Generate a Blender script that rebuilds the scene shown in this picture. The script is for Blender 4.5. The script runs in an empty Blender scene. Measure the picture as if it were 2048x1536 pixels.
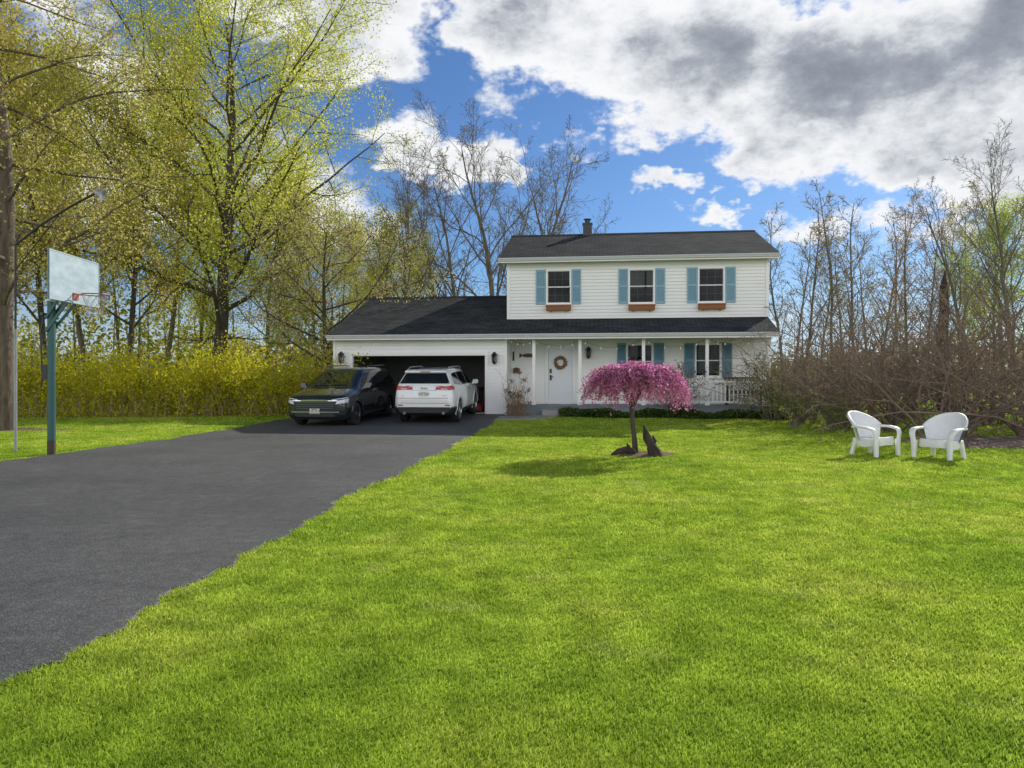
import bpy, math, random
import numpy as np
from mathutils import Vector, Matrix
from mathutils.bvhtree import BVHTree
R = math.radians
scene = bpy.context.scene
col = scene.collection
F = 1500.0
CZ = 1.55
ZK = [(-60,0),(8,0),(11,.04),(14,.12),(18,.18),(22,.24),(24,.29),(26,.39),(28,.48),(34,.5),(900,.5)]
def gz(y): return float(np.interp(y, [k[0] for k in ZK], [k[1] for k in ZK]))
def gza(y): return np.interp(y, [k[0] for k in ZK], [k[1] for k in ZK])
def wx(px, d): return (px-1024)/F*d
def wz(py, d): return CZ-(py-768)/F*d
def gpt(px, py):
    d = 15.0
    for _ in range(40):
        d = .5*d+.5*F*(CZ-gz(d))/(py-768)
    return (wx(px, d), d)

# ---------------------------------------------------------------- materials
def nt(name):
    m = bpy.data.materials.new(name); m.use_nodes = True
    t = m.node_tree; t.nodes.clear()
    return m, t
def N(t, typ, **kw):
    n = t.nodes.new(typ)
    for k, v in kw.items(): setattr(n, k, v)
    return n
def c4(c): return (c[0], c[1], c[2], 1)
def ramp(t, fac, stops):
    n = t.nodes.new('ShaderNodeValToRGB')
    e = n.color_ramp.elements
    while len(e) < len(stops): e.new(.5)
    for i, (p, c) in enumerate(stops):
        e[i].position = p; e[i].color = c4(c)
    t.links.new(fac, n.inputs[0]); return n.outputs[0]
def mat(name, c1, c2=None, scale=6, rough=.6, metal=0, spec=.5, bump=0, bscale=60, coat=0, stretch=None, lo=.3, hi=.7):
    m, t = nt(name)
    o = N(t, 'ShaderNodeOutputMaterial'); p = N(t, 'ShaderNodeBsdfPrincipled')
    t.links.new(p.outputs[0], o.inputs[0])
    p.inputs['Roughness'].default_value = rough; p.inputs['Metallic'].default_value = metal
    p.inputs['Specular IOR Level'].default_value = spec; p.inputs['Coat Weight'].default_value = coat
    p.inputs['Coat Roughness'].default_value = .03
    tc = N(t, 'ShaderNodeTexCoord'); src = tc.outputs['Object']
    if stretch:
        mp = N(t, 'ShaderNodeMapping'); mp.inputs['Scale'].default_value = stretch
        t.links.new(src, mp.inputs[0]); src = mp.outputs[0]
    if c2 is None: c2 = tuple(x*.86 for x in c1)
    n = N(t, 'ShaderNodeTexNoise'); n.inputs['Scale'].default_value = scale; n.inputs['Detail'].default_value = 4; n.inputs['Roughness'].default_value = .65
    t.links.new(src, n.inputs['Vector'])
    cc = ramp(t, n.outputs['Fac'], [(lo, c1), (hi, c2)])
    t.links.new(cc, p.inputs['Base Color'])
    if bump:
        b = N(t, 'ShaderNodeTexNoise'); b.inputs['Scale'].default_value = bscale; b.inputs['Detail'].default_value = 3
        t.links.new(src, b.inputs['Vector'])
        bn = N(t, 'ShaderNodeBump'); bn.inputs['Strength'].default_value = bump; bn.inputs['Distance'].default_value = .02
        t.links.new(b.outputs['Fac'], bn.inputs['Height']); t.links.new(bn.outputs[0], p.inputs['Normal'])
    return m
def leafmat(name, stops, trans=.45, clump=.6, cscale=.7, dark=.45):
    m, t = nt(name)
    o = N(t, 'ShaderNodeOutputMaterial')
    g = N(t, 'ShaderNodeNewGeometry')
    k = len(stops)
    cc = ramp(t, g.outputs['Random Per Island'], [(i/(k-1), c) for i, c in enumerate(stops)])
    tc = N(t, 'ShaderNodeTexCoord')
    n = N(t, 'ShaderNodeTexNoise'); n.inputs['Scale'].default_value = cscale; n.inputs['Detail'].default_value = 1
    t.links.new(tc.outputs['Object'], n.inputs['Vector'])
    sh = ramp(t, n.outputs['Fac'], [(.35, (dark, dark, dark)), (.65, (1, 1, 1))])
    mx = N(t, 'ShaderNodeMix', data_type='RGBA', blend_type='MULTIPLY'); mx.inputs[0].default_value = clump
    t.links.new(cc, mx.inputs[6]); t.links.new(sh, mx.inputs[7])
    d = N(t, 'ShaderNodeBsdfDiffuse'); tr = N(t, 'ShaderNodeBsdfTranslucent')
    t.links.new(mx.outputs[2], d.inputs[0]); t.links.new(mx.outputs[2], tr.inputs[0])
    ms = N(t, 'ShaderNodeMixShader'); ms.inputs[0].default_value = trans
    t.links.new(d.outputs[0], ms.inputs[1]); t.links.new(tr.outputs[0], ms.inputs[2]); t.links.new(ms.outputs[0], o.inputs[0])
    return m

MT = {}
MT['siding'] = mat('white_vinyl_siding', (.84,.83,.81), (.79,.785,.77), scale=1.2, rough=.45)
MT['trim'] = mat('white_trim_paint', (.84,.83,.82), (.79,.79,.78), rough=.4)
MT['muntin'] = mat('grey_white_muntin', (.42,.43,.44), rough=.4)
MT['gutter'] = mat('pale_grey_gutter', (.62,.64,.65), (.55,.57,.58), rough=.4)
MT['soffit'] = mat('white_soffit', (.72,.73,.74), rough=.6)
MT['shutter'] = mat('dusty_blue_shutter_paint', (.235,.385,.48), (.205,.35,.445), scale=4, rough=.5)
MT['shutter_shaded'] = mat('shaded_teal_blue_shutter_paint', (.14,.28,.37), (.12,.245,.33), scale=4, rough=.5)  # darker copy of the shutter blue, with porch shade put into the colour
MT['cedar'] = mat('orange_cedar', (.36,.14,.055), (.25,.09,.035), scale=8, rough=.6, stretch=(1,6,6))
MT['black'] = mat('black_metal', (.012,.012,.013), (.02,.02,.02), rough=.4)
MT['dark_room'] = mat('room_shade_dark', (.02,.02,.022), (.028,.027,.026), rough=.9)  # near-black colour stands in for the darkness of unlit rooms
MT['curtain'] = mat('grey_curtain', (.3,.31,.32), (.2,.21,.22), scale=3, rough=.9, stretch=(12,1,.3))
MT['concrete'] = mat('concrete', (.34,.33,.31), (.26,.25,.24), scale=3, rough=.9, bump=.2)
MT['deck'] = mat('grey_blue_deck_board', (.20,.23,.25), (.14,.165,.185), scale=4, rough=.7, stretch=(.4,4,4))
MT['garage_wall'] = mat('garage_drywall', (.34,.34,.33), (.26,.26,.26), scale=.8, rough=.9)
MT['door'] = mat('white_door_paint', (.74,.77,.80), (.70,.73,.76), rough=.35)
MT['bulb'] = mat('frosted_glass', (.75,.74,.7), rough=.2)
MT['wicker'] = mat('straw', (.38,.22,.1), (.24,.13,.05), scale=30, rough=.9, bump=.6, bscale=70)
MT['wood'] = mat('brown_wood', (.15,.075,.035), (.09,.045,.02), scale=6, rough=.7)
MT['plastic_white'] = mat('white_resin', (.86,.86,.86), (.80,.80,.80), scale=10, rough=.45, bump=.35, bscale=45)
MT['rubber'] = mat('tyre_rubber', (.013,.013,.014), (.022,.022,.022), scale=20, rough=.85)
MT['alloy'] = mat('silver_alloy', (.5,.51,.53), rough=.3, metal=.9)
MT['alloy_dark'] = mat('dark_machined_alloy', (.2,.21,.22), rough=.3, metal=.9)
MT['chrome'] = mat('chrome', (.75,.76,.78), rough=.12, metal=1)
MT['carblack'] = mat('black_car_plastic', (.015,.015,.016), (.02,.02,.02), rough=.55)
MT['cardark'] = mat('dark_green_grey_car_paint', (.013,.019,.022), (.011,.017,.02), rough=.25, metal=.2, coat=1)
MT['carwhite'] = mat('white_car_paint', (.80,.80,.79), (.78,.78,.77), rough=.3, coat=1)
MT['carglass'] = mat('tinted_car_glass', (.008,.01,.012), (.012,.014,.016), rough=.03, spec=.7)
MT['redlens'] = mat('red_lamp_lens', (.5,.006,.01), (.35,.004,.008), rough=.12, coat=1)
MT['clearlens'] = mat('clear_lamp_lens', (.7,.72,.75), (.45,.47,.5), scale=20, rough=.08, coat=1)
MT['plate'] = mat('cream_number_plate', (.72,.70,.58), (.68,.66,.55), rough=.4)
MT['plate2'] = mat('white_number_plate', (.78,.78,.76), rough=.4)
MT['ink'] = mat('navy_plate_ink', (.01,.015,.06), rough=.5)
MT['goldink'] = mat('gold_plate_band', (.6,.36,.03), rough=.5)
MT['teal'] = mat('teal_green_pole_paint', (.02,.085,.085), (.03,.10,.095), scale=5, rough=.45)
MT['rust'] = mat('brown_stained_steel', (.085,.055,.035), (.05,.04,.03), scale=8, rough=.8)
MT['rimred'] = mat('rusty_orange_rim', (.36,.085,.05), (.22,.05,.03), scale=12, rough=.6)
MT['board'] = mat('weathered_backboard', (.44,.54,.60), (.27,.36,.43), scale=2.5, rough=.5, stretch=(1,1,2.5))
MT['net'] = mat('weathered_net_cord', (.36,.31,.28), (.26,.22,.2), rough=.9)
MT['galv'] = mat('galvanised_pipe', (.35,.36,.37), (.24,.25,.26), scale=5, rough=.5, metal=.4)
MT['bark'] = mat('dark_grey_bark', (.10,.082,.062), (.04,.032,.025), scale=7, rough=.95, bump=.9, bscale=22, stretch=(1,1,.25))
MT['bark_brown'] = mat('furrowed_brown_bark', (.17,.13,.10), (.05,.038,.03), scale=10, rough=.95, bump=1, bscale=26, stretch=(1,1,.2))
MT['bark_grey'] = mat('light_grey_bark', (.20,.17,.135), (.09,.075,.06), scale=7, rough=.95, bump=.9, bscale=22, stretch=(1,1,.25))
MT['twig'] = mat('brown_twig', (.17,.13,.09), (.11,.085,.06), scale=2, rough=.9)
MT['twig_grey'] = mat('grey_brown_twig', (.22,.18,.145), (.13,.108,.088), scale=2, rough=.9)
MT['twig_red'] = mat('brown_shrub_twig', (.27,.195,.15), (.155,.11,.086), scale=1.2, rough=.9)
MT['twig_tan'] = mat('dry_tan_stem', (.36,.26,.165), (.24,.165,.1), scale=3, rough=.95)
MT['stump'] = mat('rotted_wood', (.07,.05,.037), (.02,.015,.012), scale=9, rough=.95, bump=1, bscale=18, stretch=(1,1,.4))
MT['mulch'] = mat('brown_mulch', (.22,.15,.105), (.10,.07,.05), scale=14, rough=1, bump=1, bscale=40)
L = {}
L['maple'] = leafmat('yellow_green_young_leaves', [(.58,.62,.07),(.70,.68,.12),(.46,.56,.06),(.76,.70,.18)], .6, clump=.3)
L['oak'] = leafmat('bronze_olive_young_leaves', [(.54,.44,.14),(.60,.54,.14),(.45,.47,.11),(.64,.47,.20)], .6, clump=.3)
L['wood1'] = leafmat('olive_yellow_leaves', [(.58,.56,.09),(.68,.62,.12),(.45,.50,.08)], .6, clump=.35)
L['wood2'] = leafmat('tan_bronze_buds', [(.60,.48,.16),(.66,.57,.16),(.53,.51,.12)], .6, clump=.35)
L['wood3'] = leafmat('fresh_green_leaves', [(.46,.55,.09),(.56,.62,.12),(.36,.46,.08)], .6, clump=.35)
L['tanbud'] = leafmat('dull_tan_buds', [(.40,.31,.19),(.44,.36,.2),(.37,.33,.17)], .5, clump=.4)
L['pinkbud'] = leafmat('orange_pink_buds', [(.52,.33,.22),(.56,.38,.24),(.46,.33,.2)], .5, clump=.4)
L['pinkish'] = leafmat('pale_pink_blossom_and_leaf', [(.56,.44,.35),(.50,.49,.14),(.54,.52,.13),(.60,.48,.38),(.44,.46,.11)], .5, clump=.4)
L['hedge'] = leafmat('forsythia_leaves_and_flowers', [(.54,.55,.04),(.78,.70,.04),(.40,.47,.04),(.88,.75,.03)], .6, clump=.5, cscale=.9)
L['redbud'] = leafmat('magenta_blossom', [(.65,.18,.43),(.77,.31,.56),(.53,.11,.33),(.83,.47,.66)], .5, clump=.4, cscale=4)
L['rbud'] = leafmat('tan_brown_buds', [(.32,.21,.16),(.30,.24,.12),(.36,.25,.2)], .4)
L['cover'] = leafmat('dark_green_groundcover', [(.04,.075,.02),(.09,.15,.03),(.05,.095,.025)], .25)
L['green'] = leafmat('bright_green_shrub_leaves', [(.2,.28,.05),(.29,.37,.08),(.13,.2,.04)], .5)
L['dry'] = leafmat('dry_tan_flower_heads', [(.34,.22,.14),(.4,.28,.18),(.25,.15,.09)], .2)
L['far'] = leafmat('distant_wood_foliage', [(.47,.47,.09),(.57,.54,.10),(.34,.38,.08),(.46,.38,.14)], .55, clump=.7, cscale=.25, dark=.35)
L['farR'] = leafmat('distant_brown_wood', [(.34,.27,.18),(.32,.28,.15),(.38,.29,.21)], .5, clump=.6, cscale=.3)

def lawnmat(name, blade):
    m, t = nt(name)
    o = N(t, 'ShaderNodeOutputMaterial'); tc = N(t, 'ShaderNodeTexCoord')
    def noise(s, det=3):
        n = N(t, 'ShaderNodeTexNoise'); n.inputs['Scale'].default_value = s; n.inputs['Detail'].default_value = det
        t.links.new(tc.outputs['Object'], n.inputs['Vector']); return n.outputs['Fac']
    def mixc(f, a, b, bt='MIX'):
        x = N(t, 'ShaderNodeMix', data_type='RGBA', blend_type=bt)
        if isinstance(f, float): x.inputs[0].default_value = f
        else: t.links.new(f, x.inputs[0])
        t.links.new(a, x.inputs[6]); t.links.new(b, x.inputs[7]); return x.outputs[2]
    base = ramp(t, noise(.55), [(.3,(.31,.46,.055)), (.5,(.42,.56,.07)), (.7,(.54,.62,.11))])
    mid = ramp(t, noise(3.2), [(.3,(.64,.68,.6)), (.7,(1.14,1.11,1.1))])
    cc = mixc(1.0, base, mid, 'MULTIPLY')
    straw = N(t, 'ShaderNodeRGB'); straw.outputs[0].default_value = (.66,.63,.25,1)
    sf = ramp(t, noise(1.3, 6), [(.58,(0,0,0)), (.76,(.42,.42,.42))])
    cc = mixc(sf, cc, straw.outputs[0])
    if blade:
        g = N(t, 'ShaderNodeNewGeometry')
        rc = ramp(t, g.outputs['Random Per Island'], [(0,(.55,.62,.5)), (.5,(.95,1,.9)), (.93,(1.25,1.15,1.2)), (1,(1.5,1.25,2.4))])
        cc = mixc(1.0, cc, rc, 'MULTIPLY')
        d = N(t, 'ShaderNodeBsdfDiffuse')
        tr = N(t, 'ShaderNodeBsdfTranslucent'); t.links.new(cc, d.inputs[0]); t.links.new(cc, tr.inputs[0])
        ms = N(t, 'ShaderNodeMixShader'); ms.inputs[0].default_value = .5
        t.links.new(d.outputs[0], ms.inputs[1]); t.links.new(tr.outputs[0], ms.inputs[2]); t.links.new(ms.outputs[0], o.inputs[0])
    else:
        fine = ramp(t, noise(40), [(.3,(.45,.45,.45)), (.7,(1.0,1.0,1.0))])
        cc = mixc(1.0, cc, fine, 'MULTIPLY')
        d = N(t, 'ShaderNodeBsdfDiffuse')
        t.links.new(cc, d.inputs[0]); t.links.new(d.outputs[0], o.inputs[0])
    return m
MT['lawn'] = lawnmat('lawn_turf', False); MT['blade'] = lawnmat('grass_blade', True)
def asphalt():
    m, t = nt('asphalt')
    o = N(t, 'ShaderNodeOutputMaterial'); p = N(t, 'ShaderNodeBsdfPrincipled'); tc = N(t, 'ShaderNodeTexCoord')
    t.links.new(p.outputs[0], o.inputs[0]); p.inputs['Roughness'].default_value = .72; p.inputs['Specular IOR Level'].default_value = .4
    def noise(s, det=5, r=.6):
        n = N(t, 'ShaderNodeTexNoise'); n.inputs['Scale'].default_value = s; n.inputs['Detail'].default_value = det; n.inputs['Roughness'].default_value = r
        t.links.new(tc.outputs['Object'], n.inputs['Vector']); return n.outputs['Fac']
    def mul(a, b):
        mx = N(t, 'ShaderNodeMix', data_type='RGBA', blend_type='MULTIPLY'); mx.inputs[0].default_value = 1
        t.links.new(a, mx.inputs[6]); t.links.new(b, mx.inputs[7]); return mx.outputs[2]
    a = ramp(t, noise(.5, 6), [(.3,(.072,.073,.076)), (.7,(.12,.12,.12))])
    b = ramp(t, noise(75, 3, .85), [(.34,(.35,.35,.35)), (.55,(1.0,1.0,1.0)), (.68,(2.3,2.25,2.2))])
    b2 = ramp(t, noise(7, 5, .75), [(.3,(.72,.72,.72)), (.7,(1.28,1.28,1.28))])
    c = ramp(t, noise(2.1, 7, .75), [(.58,(0,0,0)), (.72,(.6,.6,.6))])
    m2 = N(t, 'ShaderNodeMix', data_type='RGBA'); t.links.new(c, m2.inputs[0]); t.links.new(mul(mul(a, b), b2), m2.inputs[6]); m2.inputs[7].default_value = (.18,.175,.17,1)
    t.links.new(m2.outputs[2], p.inputs[0])
    bn = N(t, 'ShaderNodeBump'); bn.inputs['Strength'].default_value = .7; bn.inputs['Distance'].default_value = .01
    t.links.new(noise(90, 2), bn.inputs['Height']); t.links.new(bn.outputs[0], p.inputs['Normal'])
    return m
MT['asphalt'] = asphalt()
def shingle():
    m, t = nt('dark_asphalt_shingles')
    o = N(t, 'ShaderNodeOutputMaterial'); p = N(t, 'ShaderNodeBsdfPrincipled'); tc = N(t, 'ShaderNodeTexCoord')
    t.links.new(p.outputs[0], o.inputs[0]); p.inputs['Roughness'].default_value = 1; p.inputs['Specular IOR Level'].default_value = .05
    br = N(t, 'ShaderNodeTexBrick'); t.links.new(tc.outputs['Object'], br.inputs['Vector'])
    br.inputs['Color1'].default_value = (.042,.047,.050,1); br.inputs['Color2'].default_value = (.075,.080,.082,1); br.inputs['Mortar'].default_value = (.018,.019,.02,1)
    br.inputs['Scale'].default_value = 1; br.inputs['Brick Width'].default_value = .33; br.inputs['Row Height'].default_value = .14; br.inputs['Mortar Size'].default_value = .012
    n = N(t, 'ShaderNodeTexNoise'); n.inputs['Scale'].default_value = .8; n.inputs['Detail'].default_value = 6
    t.links.new(tc.outputs['Object'], n.inputs['Vector'])
    f = ramp(t, n.outputs['Fac'], [(.3,(.65,.66,.68)), (.7,(1.25,1.22,1.2))])
    mx = N(t, 'ShaderNodeMix', data_type='RGBA', blend_type='MULTIPLY'); mx.inputs[0].default_value = 1
    t.links.new(br.outputs[0], mx.inputs[6]); t.links.new(f, mx.inputs[7]); t.links.new(mx.outputs[2], p.inputs[0])
    return m
MT['shingle'] = shingle()
def glass():
    m, t = nt('window_glass')
    o = N(t, 'ShaderNodeOutputMaterial'); g = N(t, 'ShaderNodeBsdfGlossy'); tr = N(t, 'ShaderNodeBsdfTransparent')
    g.inputs['Roughness'].default_value = .02; tr.inputs[0].default_value = (.42,.45,.46,1)
    fr = N(t, 'ShaderNodeFresnel'); fr.inputs['IOR'].default_value = 1.35
    ms = N(t, 'ShaderNodeMixShader'); t.links.new(fr.outputs[0], ms.inputs[0]); t.links.new(tr.outputs[0], ms.inputs[1]); t.links.new(g.outputs[0], ms.inputs[2])
    t.links.new(ms.outputs[0], o.inputs[0]); return m
MT['glass'] = glass()

# ---------------------------------------------------------------- mesh helpers
def tag(o, label=None, cat=None, group=None, kind=None):
    if label: o['label'] = label
    if cat: o['category'] = cat
    if group: o['group'] = group
    if kind: o['kind'] = kind
    return o
def thing(name, label, cat, loc=(0,0,0), rot=(0,0,0), group=None):
    o = bpy.data.objects.new(name, None); col.objects.link(o)
    o.location = loc; o.rotation_euler = rot; o.empty_display_size = .2
    return tag(o, label, cat, group)
def npmesh(name, V, faces, mats, mi=None, parent=None, smooth=False):
    me = bpy.data.meshes.new(name)
    V = np.asarray(V, dtype=np.float32)
    me.vertices.add(len(V)); me.vertices.foreach_set('co', V.ravel())
    loops = np.concatenate([f.ravel() for f in faces]).astype(np.int32)
    sizes = np.concatenate([np.full(len(f), f.shape[1], dtype=np.int32) for f in faces])
    starts = np.concatenate([[0], np.cumsum(sizes)[:-1]]).astype(np.int32)
    me.loops.add(len(loops)); me.loops.foreach_set('vertex_index', loops)
    me.polygons.add(len(sizes)); me.polygons.foreach_set('loop_start', starts)
    if mi is not None: me.polygons.foreach_set('material_index', np.asarray(mi, dtype=np.int32))
    me.polygons.foreach_set('use_smooth', np.full(len(sizes), smooth, dtype=bool))
    me.update(calc_edges=True)
    for m in (mats if isinstance(mats, (list, tuple)) else [mats]): me.materials.append(m)
    o = bpy.data.objects.new(name, me); col.objects.link(o)
    if parent: o.parent = parent
    return o
class MB:
    def __init__(s): s.v = []; s.f = []; s.m = []
    def add(s, vs, fs, mi=0):
        b = len(s.v); s.v += [tuple(p) for p in vs]
        for f in fs: s.f.append([b+i for i in f]); s.m.append(mi)
        return s
    def box(s, x0, x1, y0, y1, z0, z1, mi=0, M=None):
        vs = [Vector((x, y, z)) for z in (z0, z1) for y in (y0, y1) for x in (x0, x1)]
        if M is not None: vs = [M @ p for p in vs]
        return s.add(vs, [(0,2,3,1),(4,5,7,6),(0,1,5,4),(2,6,7,3),(0,4,6,2),(1,3,7,5)], mi)
    def beam(s, a, b, w, h, mi=0):
        a = Vector(a); b = Vector(b); d = b-a; q = d.to_track_quat('Y', 'Z').to_matrix().to_4x4(); q.translation = a
        return s.box(-w/2, w/2, 0, d.length, -h/2, h/2, mi, q)
    def tube(s, pts, rad, n=8, mi=0, cap=True):
        pts = [Vector(p) for p in pts]; k = len(pts)
        if not isinstance(rad, (list, tuple)): rad = [rad]*k
        rings = []; prev = None
        for i in range(k):
            t = (pts[min(i+1, k-1)]-pts[max(i-1, 0)]).normalized()
            if prev is None: u = t.orthogonal().normalized()
            else: u = (prev-t*prev.dot(t)); u = u.normalized() if u.length > 1e-6 else t.orthogonal().normalized()
            prev = u; w = t.cross(u)
            rings += [pts[i]+(u*math.cos(2*math.pi*j/n)+w*math.sin(2*math.pi*j/n))*rad[i] for j in range(n)]
        fs = [(i*n+j, i*n+(j+1) % n, (i+1)*n+(j+1) % n, (i+1)*n+j) for i in range(k-1) for j in range(n)]
        if cap: fs += [tuple(range(n-1, -1, -1)), tuple((k-1)*n+j for j in range(n))]
        return s.add(rings, fs, mi)
    def strap(s, pts, w, th, mi=0):
        pts = [Vector(p) for p in pts]; k = len(pts); rows = []
        for i in range(k):
            t = (pts[min(i+1, k-1)]-pts[max(i-1, 0)]).normalized(); u = Vector((1,0,0)); u = (u-t*u.dot(t)).normalized(); n = t.cross(u)
            ww = w[i]/2; hh = th/2; row = []
            for j in range(12):
                a = 2*math.pi*j/12; ca, sa = math.cos(a), math.sin(a)
                row.append(pts[i]+u*ww*math.copysign(abs(ca)**.5, ca)+n*hh*math.copysign(abs(sa)**.7, sa))
            rows.append(row+[row[0]])
        s.grid(rows)
        for r in (rows[0], rows[-1]): s.add(r[:-1], [tuple(range(12))])
        return s
    def lathe(s, prof, n=24, mi=0, M=None):
        vs = []
        for r, z in prof:
            for j in range(n):
                p = Vector((r*math.cos(2*math.pi*j/n), r*math.sin(2*math.pi*j/n), z)); vs.append(M @ p if M is not None else p)
        k = len(prof)
        fs = [(i*n+j, i*n+(j+1) % n, (i+1)*n+(j+1) % n, (i+1)*n+j) for i in range(k-1) for j in range(n)]
        return s.add(vs, fs, mi)
    def extr(s, poly, vec, mi=0):
        k = len(poly); vec = Vector(vec); p = [Vector(q) for q in poly]
        return s.add(p+[q+vec for q in p], [tuple(range(k-1, -1, -1)), tuple(range(k, 2*k))]+[(i, (i+1) % k, k+(i+1) % k, k+i) for i in range(k)], mi)
    def grid(s, P, mi=0):
        nu = len(P); nv = len(P[0])
        return s.add([p for row in P for p in row], [(i*nv+j, i*nv+j+1, (i+1)*nv+j+1, (i+1)*nv+j) for i in range(nu-1) for j in range(nv-1)], mi)
    def build(s, name, mats, parent=None, smooth=False, ang=38):
        me = bpy.data.meshes.new(name); me.from_pydata(s.v, [], s.f)
        for m in (mats if isinstance(mats, (list, tuple)) else [mats]): me.materials.append(m)
        me.polygons.foreach_set('material_index', s.m)
        if smooth:
            me.polygons.foreach_set('use_smooth', [True]*len(s.f)); me.set_sharp_from_angle(angle=R(ang))
        me.update()
        o = bpy.data.objects.new(name, me); col.objects.link(o)
        if parent: o.parent = parent
        return o
def bx1(name, m, parent, *a):
    b = MB(); b.box(*a); return b.build(name, m, parent)
def text_obj(txt, size, m, parent, loc, rot, name, depth=.004, sx=1):
    c = bpy.data.curves.new(name, 'FONT'); c.body = txt; c.size = size; c.extrude = depth; c.align_x = 'CENTER'; c.align_y = 'CENTER'
    o = bpy.data.objects.new(name+'_c', c); col.objects.link(o)
    dg = bpy.context.evaluated_depsgraph_get()
    me = bpy.data.meshes.new_from_object(o.evaluated_get(dg))
    bpy.data.objects.remove(o); me.materials.clear(); me.materials.append(m)
    o = bpy.data.objects.new(name, me); col.objects.link(o); o.parent = parent
    o.location = loc; o.rotation_euler = rot; o.scale = (sx, 1, 1)
    return o
def tubes_np(tubes, sides):
    groups = {}
    for p, r in tubes: groups.setdefault(len(p), []).append((p, r))
    Vs = []; Qs = []; base = 0
    for n, lst in groups.items():
        P = np.array([[tuple(q) for q in t[0]] for t in lst]); Rr = np.array([t[1] for t in lst]); B = len(lst)
        T = np.empty_like(P); T[:, 1:-1] = P[:, 2:]-P[:, :-2]; T[:, 0] = P[:, 1]-P[:, 0]; T[:, -1] = P[:, -1]-P[:, -2]
        T /= np.linalg.norm(T, axis=2, keepdims=True)+1e-9
        ref = np.where(np.abs(T[:, :1, 2:3]) > .75, np.array([1., .15, 0.]), np.array([.1, .15, 1.]))
        U = np.cross(T, np.broadcast_to(ref, T.shape)); U /= np.linalg.norm(U, axis=2, keepdims=True)+1e-9
        W = np.cross(T, U)
        a = np.arange(sides)*2*math.pi/sides
        V = P[:, :, None, :]+(U[:, :, None, :]*np.cos(a)[None, None, :, None]+W[:, :, None, :]*np.sin(a)[None, None, :, None])*Rr[:, :, None, None]
        idx = np.arange(B*n*sides).reshape(B, n, sides)+base
        nx = np.roll(idx, -1, axis=2)
        Q = np.stack([idx[:, :-1], nx[:, :-1], nx[:, 1:], idx[:, 1:]], axis=-1).reshape(-1, 4)
        Vs.append(V.reshape(-1, 3)); Qs.append(Q); base += B*n*sides
    return np.concatenate(Vs), np.concatenate(Qs)
def leaf_quads(C, size, rs, asp=.6):
    n = len(C)
    a = rs.normal(size=(n, 3)); a /= np.linalg.norm(a, axis=1, keepdims=True)
    b = rs.normal(size=(n, 3)); b -= a*(a*b).sum(1, keepdims=True); b /= np.linalg.norm(b, axis=1, keepdims=True)
    s = (size*rs.uniform(.55, 1.3, n))[:, None]
    V = np.stack([C+a*s, C+b*s*asp, C-a*s, C-b*s*asp], axis=1).reshape(-1, 3)
    return V, np.arange(4*n).reshape(n, 4)

class Skel:
    def __init__(s, seed): s.rng = random.Random(seed); s.t = {}
    def grow(s, p, d, Ln, r, lev, cfg):
        rng = s.rng; c = cfg[lev]; n = c['n']; step = Ln/n
        pts = [p.copy()]; rad = [r]; d = d.normalized(); dirs = [d]
        for i in range(n):
            w = c['wob']
            d = (d+Vector((rng.gauss(0, w), rng.gauss(0, w), rng.gauss(0, w)+c.get('up', 0)))).normalized()
            p = p+d*step; pts.append(p.copy()); dirs.append(d)
            rad.append(max(r*(1-(i+1)/n*c.get('tap', .8)), c.get('rmin', .006)))
        s.t.setdefault(lev, []).append((pts, rad))
        if lev+1 < len(cfg):
            cc = cfg[lev+1]; k = cc['k']; k = max(1, int(k*rng.uniform(.75, 1.25))); az = rng.uniform(0, 6.28)
            for j in range(k):
                t = c.get('s0', .25)+(1-c.get('s0', .25))*(j+rng.random())/k
                fi = t*n; i = min(int(fi), n-1); f = fi-i
                q = pts[i].lerp(pts[i+1], f); rr = rad[i]*(1-f)+rad[i+1]*f
                td = dirs[min(i+1, n)]
                az += 2.4+rng.uniform(-.5, .5); an = R(rng.uniform(*cc['ang']))
                u = td.orthogonal().normalized(); w = td.cross(u)
                nd = td*math.cos(an)+(u*math.cos(az)+w*math.sin(az))*math.sin(an)
                prof = cc.get('prof', lambda t: 1.15-.7*t)
                l2 = Ln*cc['len']*prof(t)*rng.uniform(.7, 1.2)
                s.grow(q, nd, l2, min(rr*.8, max(rr*cc.get('rr', .55), cc.get('rmin', .006))), lev+1, cfg)
def pts_on(tubes, n, rs, jit, outer=.0):
    A = []; B = []
    for p, r in tubes:
        for i in range(len(p)-1):
            if i >= outer*(len(p)-1): A.append(tuple(p[i])); B.append(tuple(p[i+1]))
    A = np.array(A); B = np.array(B); ln = np.linalg.norm(B-A, axis=1); ii = rs.choice(len(A), n, p=ln/ln.sum())
    f = rs.random((n, 1)); return A[ii]*(1-f)+B[ii]*f+rs.normal(size=(n, 3))*jit
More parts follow.
